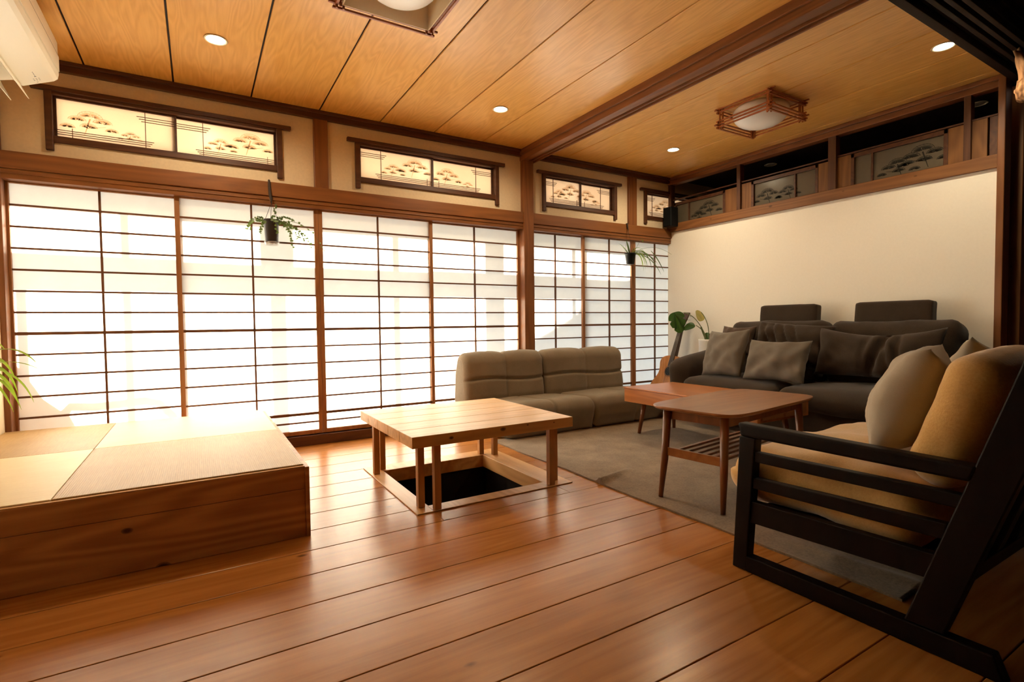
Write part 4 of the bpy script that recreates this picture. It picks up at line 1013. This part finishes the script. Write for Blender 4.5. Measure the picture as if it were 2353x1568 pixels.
t = thing('air_conditioner', (.20, -1.1, 2.10), 'cream white wall air conditioner at the top left corner', 'air conditioner')
YA0, YA1 = -1.42, -.60
prof = [(.019, 2.425), (.30, 2.425), (.375, 2.418), (.402, 2.400), (.412, 2.372), (.413, 2.215), (.408, 2.192), (.392, 2.178), (.272, 2.128), (.262, 2.128), (.235, 2.150), (.12, 2.120), (.10, 2.098), (.019, 2.098)]
def inset(p, d):
    cx, cz = .215, 2.27; return [(x + (cx - x) * d, z + (cz - z) * d) for x, z in p]
m = MB(); m.loops([[(x, y, z) for x, z in inset(prof, d)] for y, d in ((YA0, .05), (YA0 + .006, .012), (YA0 + .02, 0), (YA1 - .02, 0), (YA1 - .006, .012), (YA1, .05))], True, True, False); m.build('housing', M['acwhite'], t)
m = MB(); m.box(.4128, .4142, YA0 + .02, YA1 - .015, 2.305, 2.310); m.build('panel_seam', M['acgrey'], t)
m = MB(); m.box(.414, .416, YA0 + .02, YA1 - .018, 2.226, 2.303); m.build('front_panel', M['acwhite'], t, .001)
for (x, z, dx, dz, nm) in ((.258, 2.128, .036, -.066, 'louver_flap'), (.185, 2.132, .042, -.090, 'louver_flap')):
    m = MB(); m.bar((x, (YA0 + YA1) / 2, z), (x + dx, (YA0 + YA1) / 2, z + dz), .76, .010, (-dz, 0, dx), .77, .003); m.build(nm, M['acwhite'], t, .001)
m = MB()
nA = Vector((.05, 0, -.12)).normalized(); dd = Vector((.12, 0, .05)).normalized()
def mark(u, v_, w_, h):   # small printed marks on the sloping underside panel
    c = Vector((.335, YA1 - v_, 2.1545)) + dd * u + Vector((dd.z, 0, -dd.x)) * .0006
    m.add([c + dd * a + Vector((0, b, 0)) for a, b in ((-w_, -h), (w_, -h), (w_, h), (-w_, h))], [(0, 1, 2, 3)], False)
for i, (l, g_) in enumerate(((.004, .003), (.003, .004), (.005, .003), (.003, .003), (.004, .004))): mark(0, .105 + .011 * i, .0016, l)
mark(0, .096, .004, .004)
for i in range(3):
    for j in range(3): mark(-.012 + .011 * i, .052 + .011 * j, .0028, .0022)
mark(-.004, .030, .003, .003)
m.build('printed_marks', M['acgrey'], t, fix=False)

t = MB(); rng = random.Random(2); c = Vector((5.07, -3.145, 2.235))
def gnarl(pts, rs, n=14):
    pts = smooth([tuple(p) for p in pts], 6); k = len(pts); r_ = [rs[0] + (rs[1] - rs[0]) * i / (k - 1) for i in range(k)] if len(rs) == 2 else [rs[min(len(rs) - 1, int(i * len(rs) / k))] for i in range(k)]
    s0 = len(t.v); t.tube(pts, r_, n)
    for i in range(s0, len(t.v)):
        p = t.v[i]; t.v[i] = p + Vector((nz(p.x * 34, p.y * 34, p.z * 9), nz(p.y * 34 + 5, p.z * 9, p.x * 34), nz(p.z * 30, p.x * 30, p.y * 30 + 9))) * .013
gnarl([c + Vector((.0, 0, -.125)), c + Vector((.005, 0, -.06)), c + Vector((0, 0, .0)), c + Vector((.01, 0, .08)), c + Vector((.02, 0, .20))], [.035, .075, .082, .070, .055, .045, .04], 22)
for a, b, d in (((-.04, .01, .0), (-.075, .03, .10), (-.11, .055, .165)), ((-.03, .03, .02), (-.04, .05, .11), (-.045, .06, .19)), ((.0, -.03, .03), (.0, -.05, .12), (-.02, -.06, .2)), ((.05, .02, .0), (.08, .03, .1), (.12, .03, .17)), ((-.05, -.02, -.05), (-.085, -.03, -.04), (-.1, -.035, -.0))):
    gnarl([c + Vector(a), c + Vector(b), c + Vector(d)], [.034, .008], 12)
gnarl([c + Vector((.02, 0, .18)), c + Vector((.02, 0, .22)), c + Vector((.02, .02, .268))], [.03, .012], 10)
o = t.build('driftwood', M['drift']); tag(o, 'pale gnarled driftwood hanging under the dark lintel at the top right edge', 'driftwood')
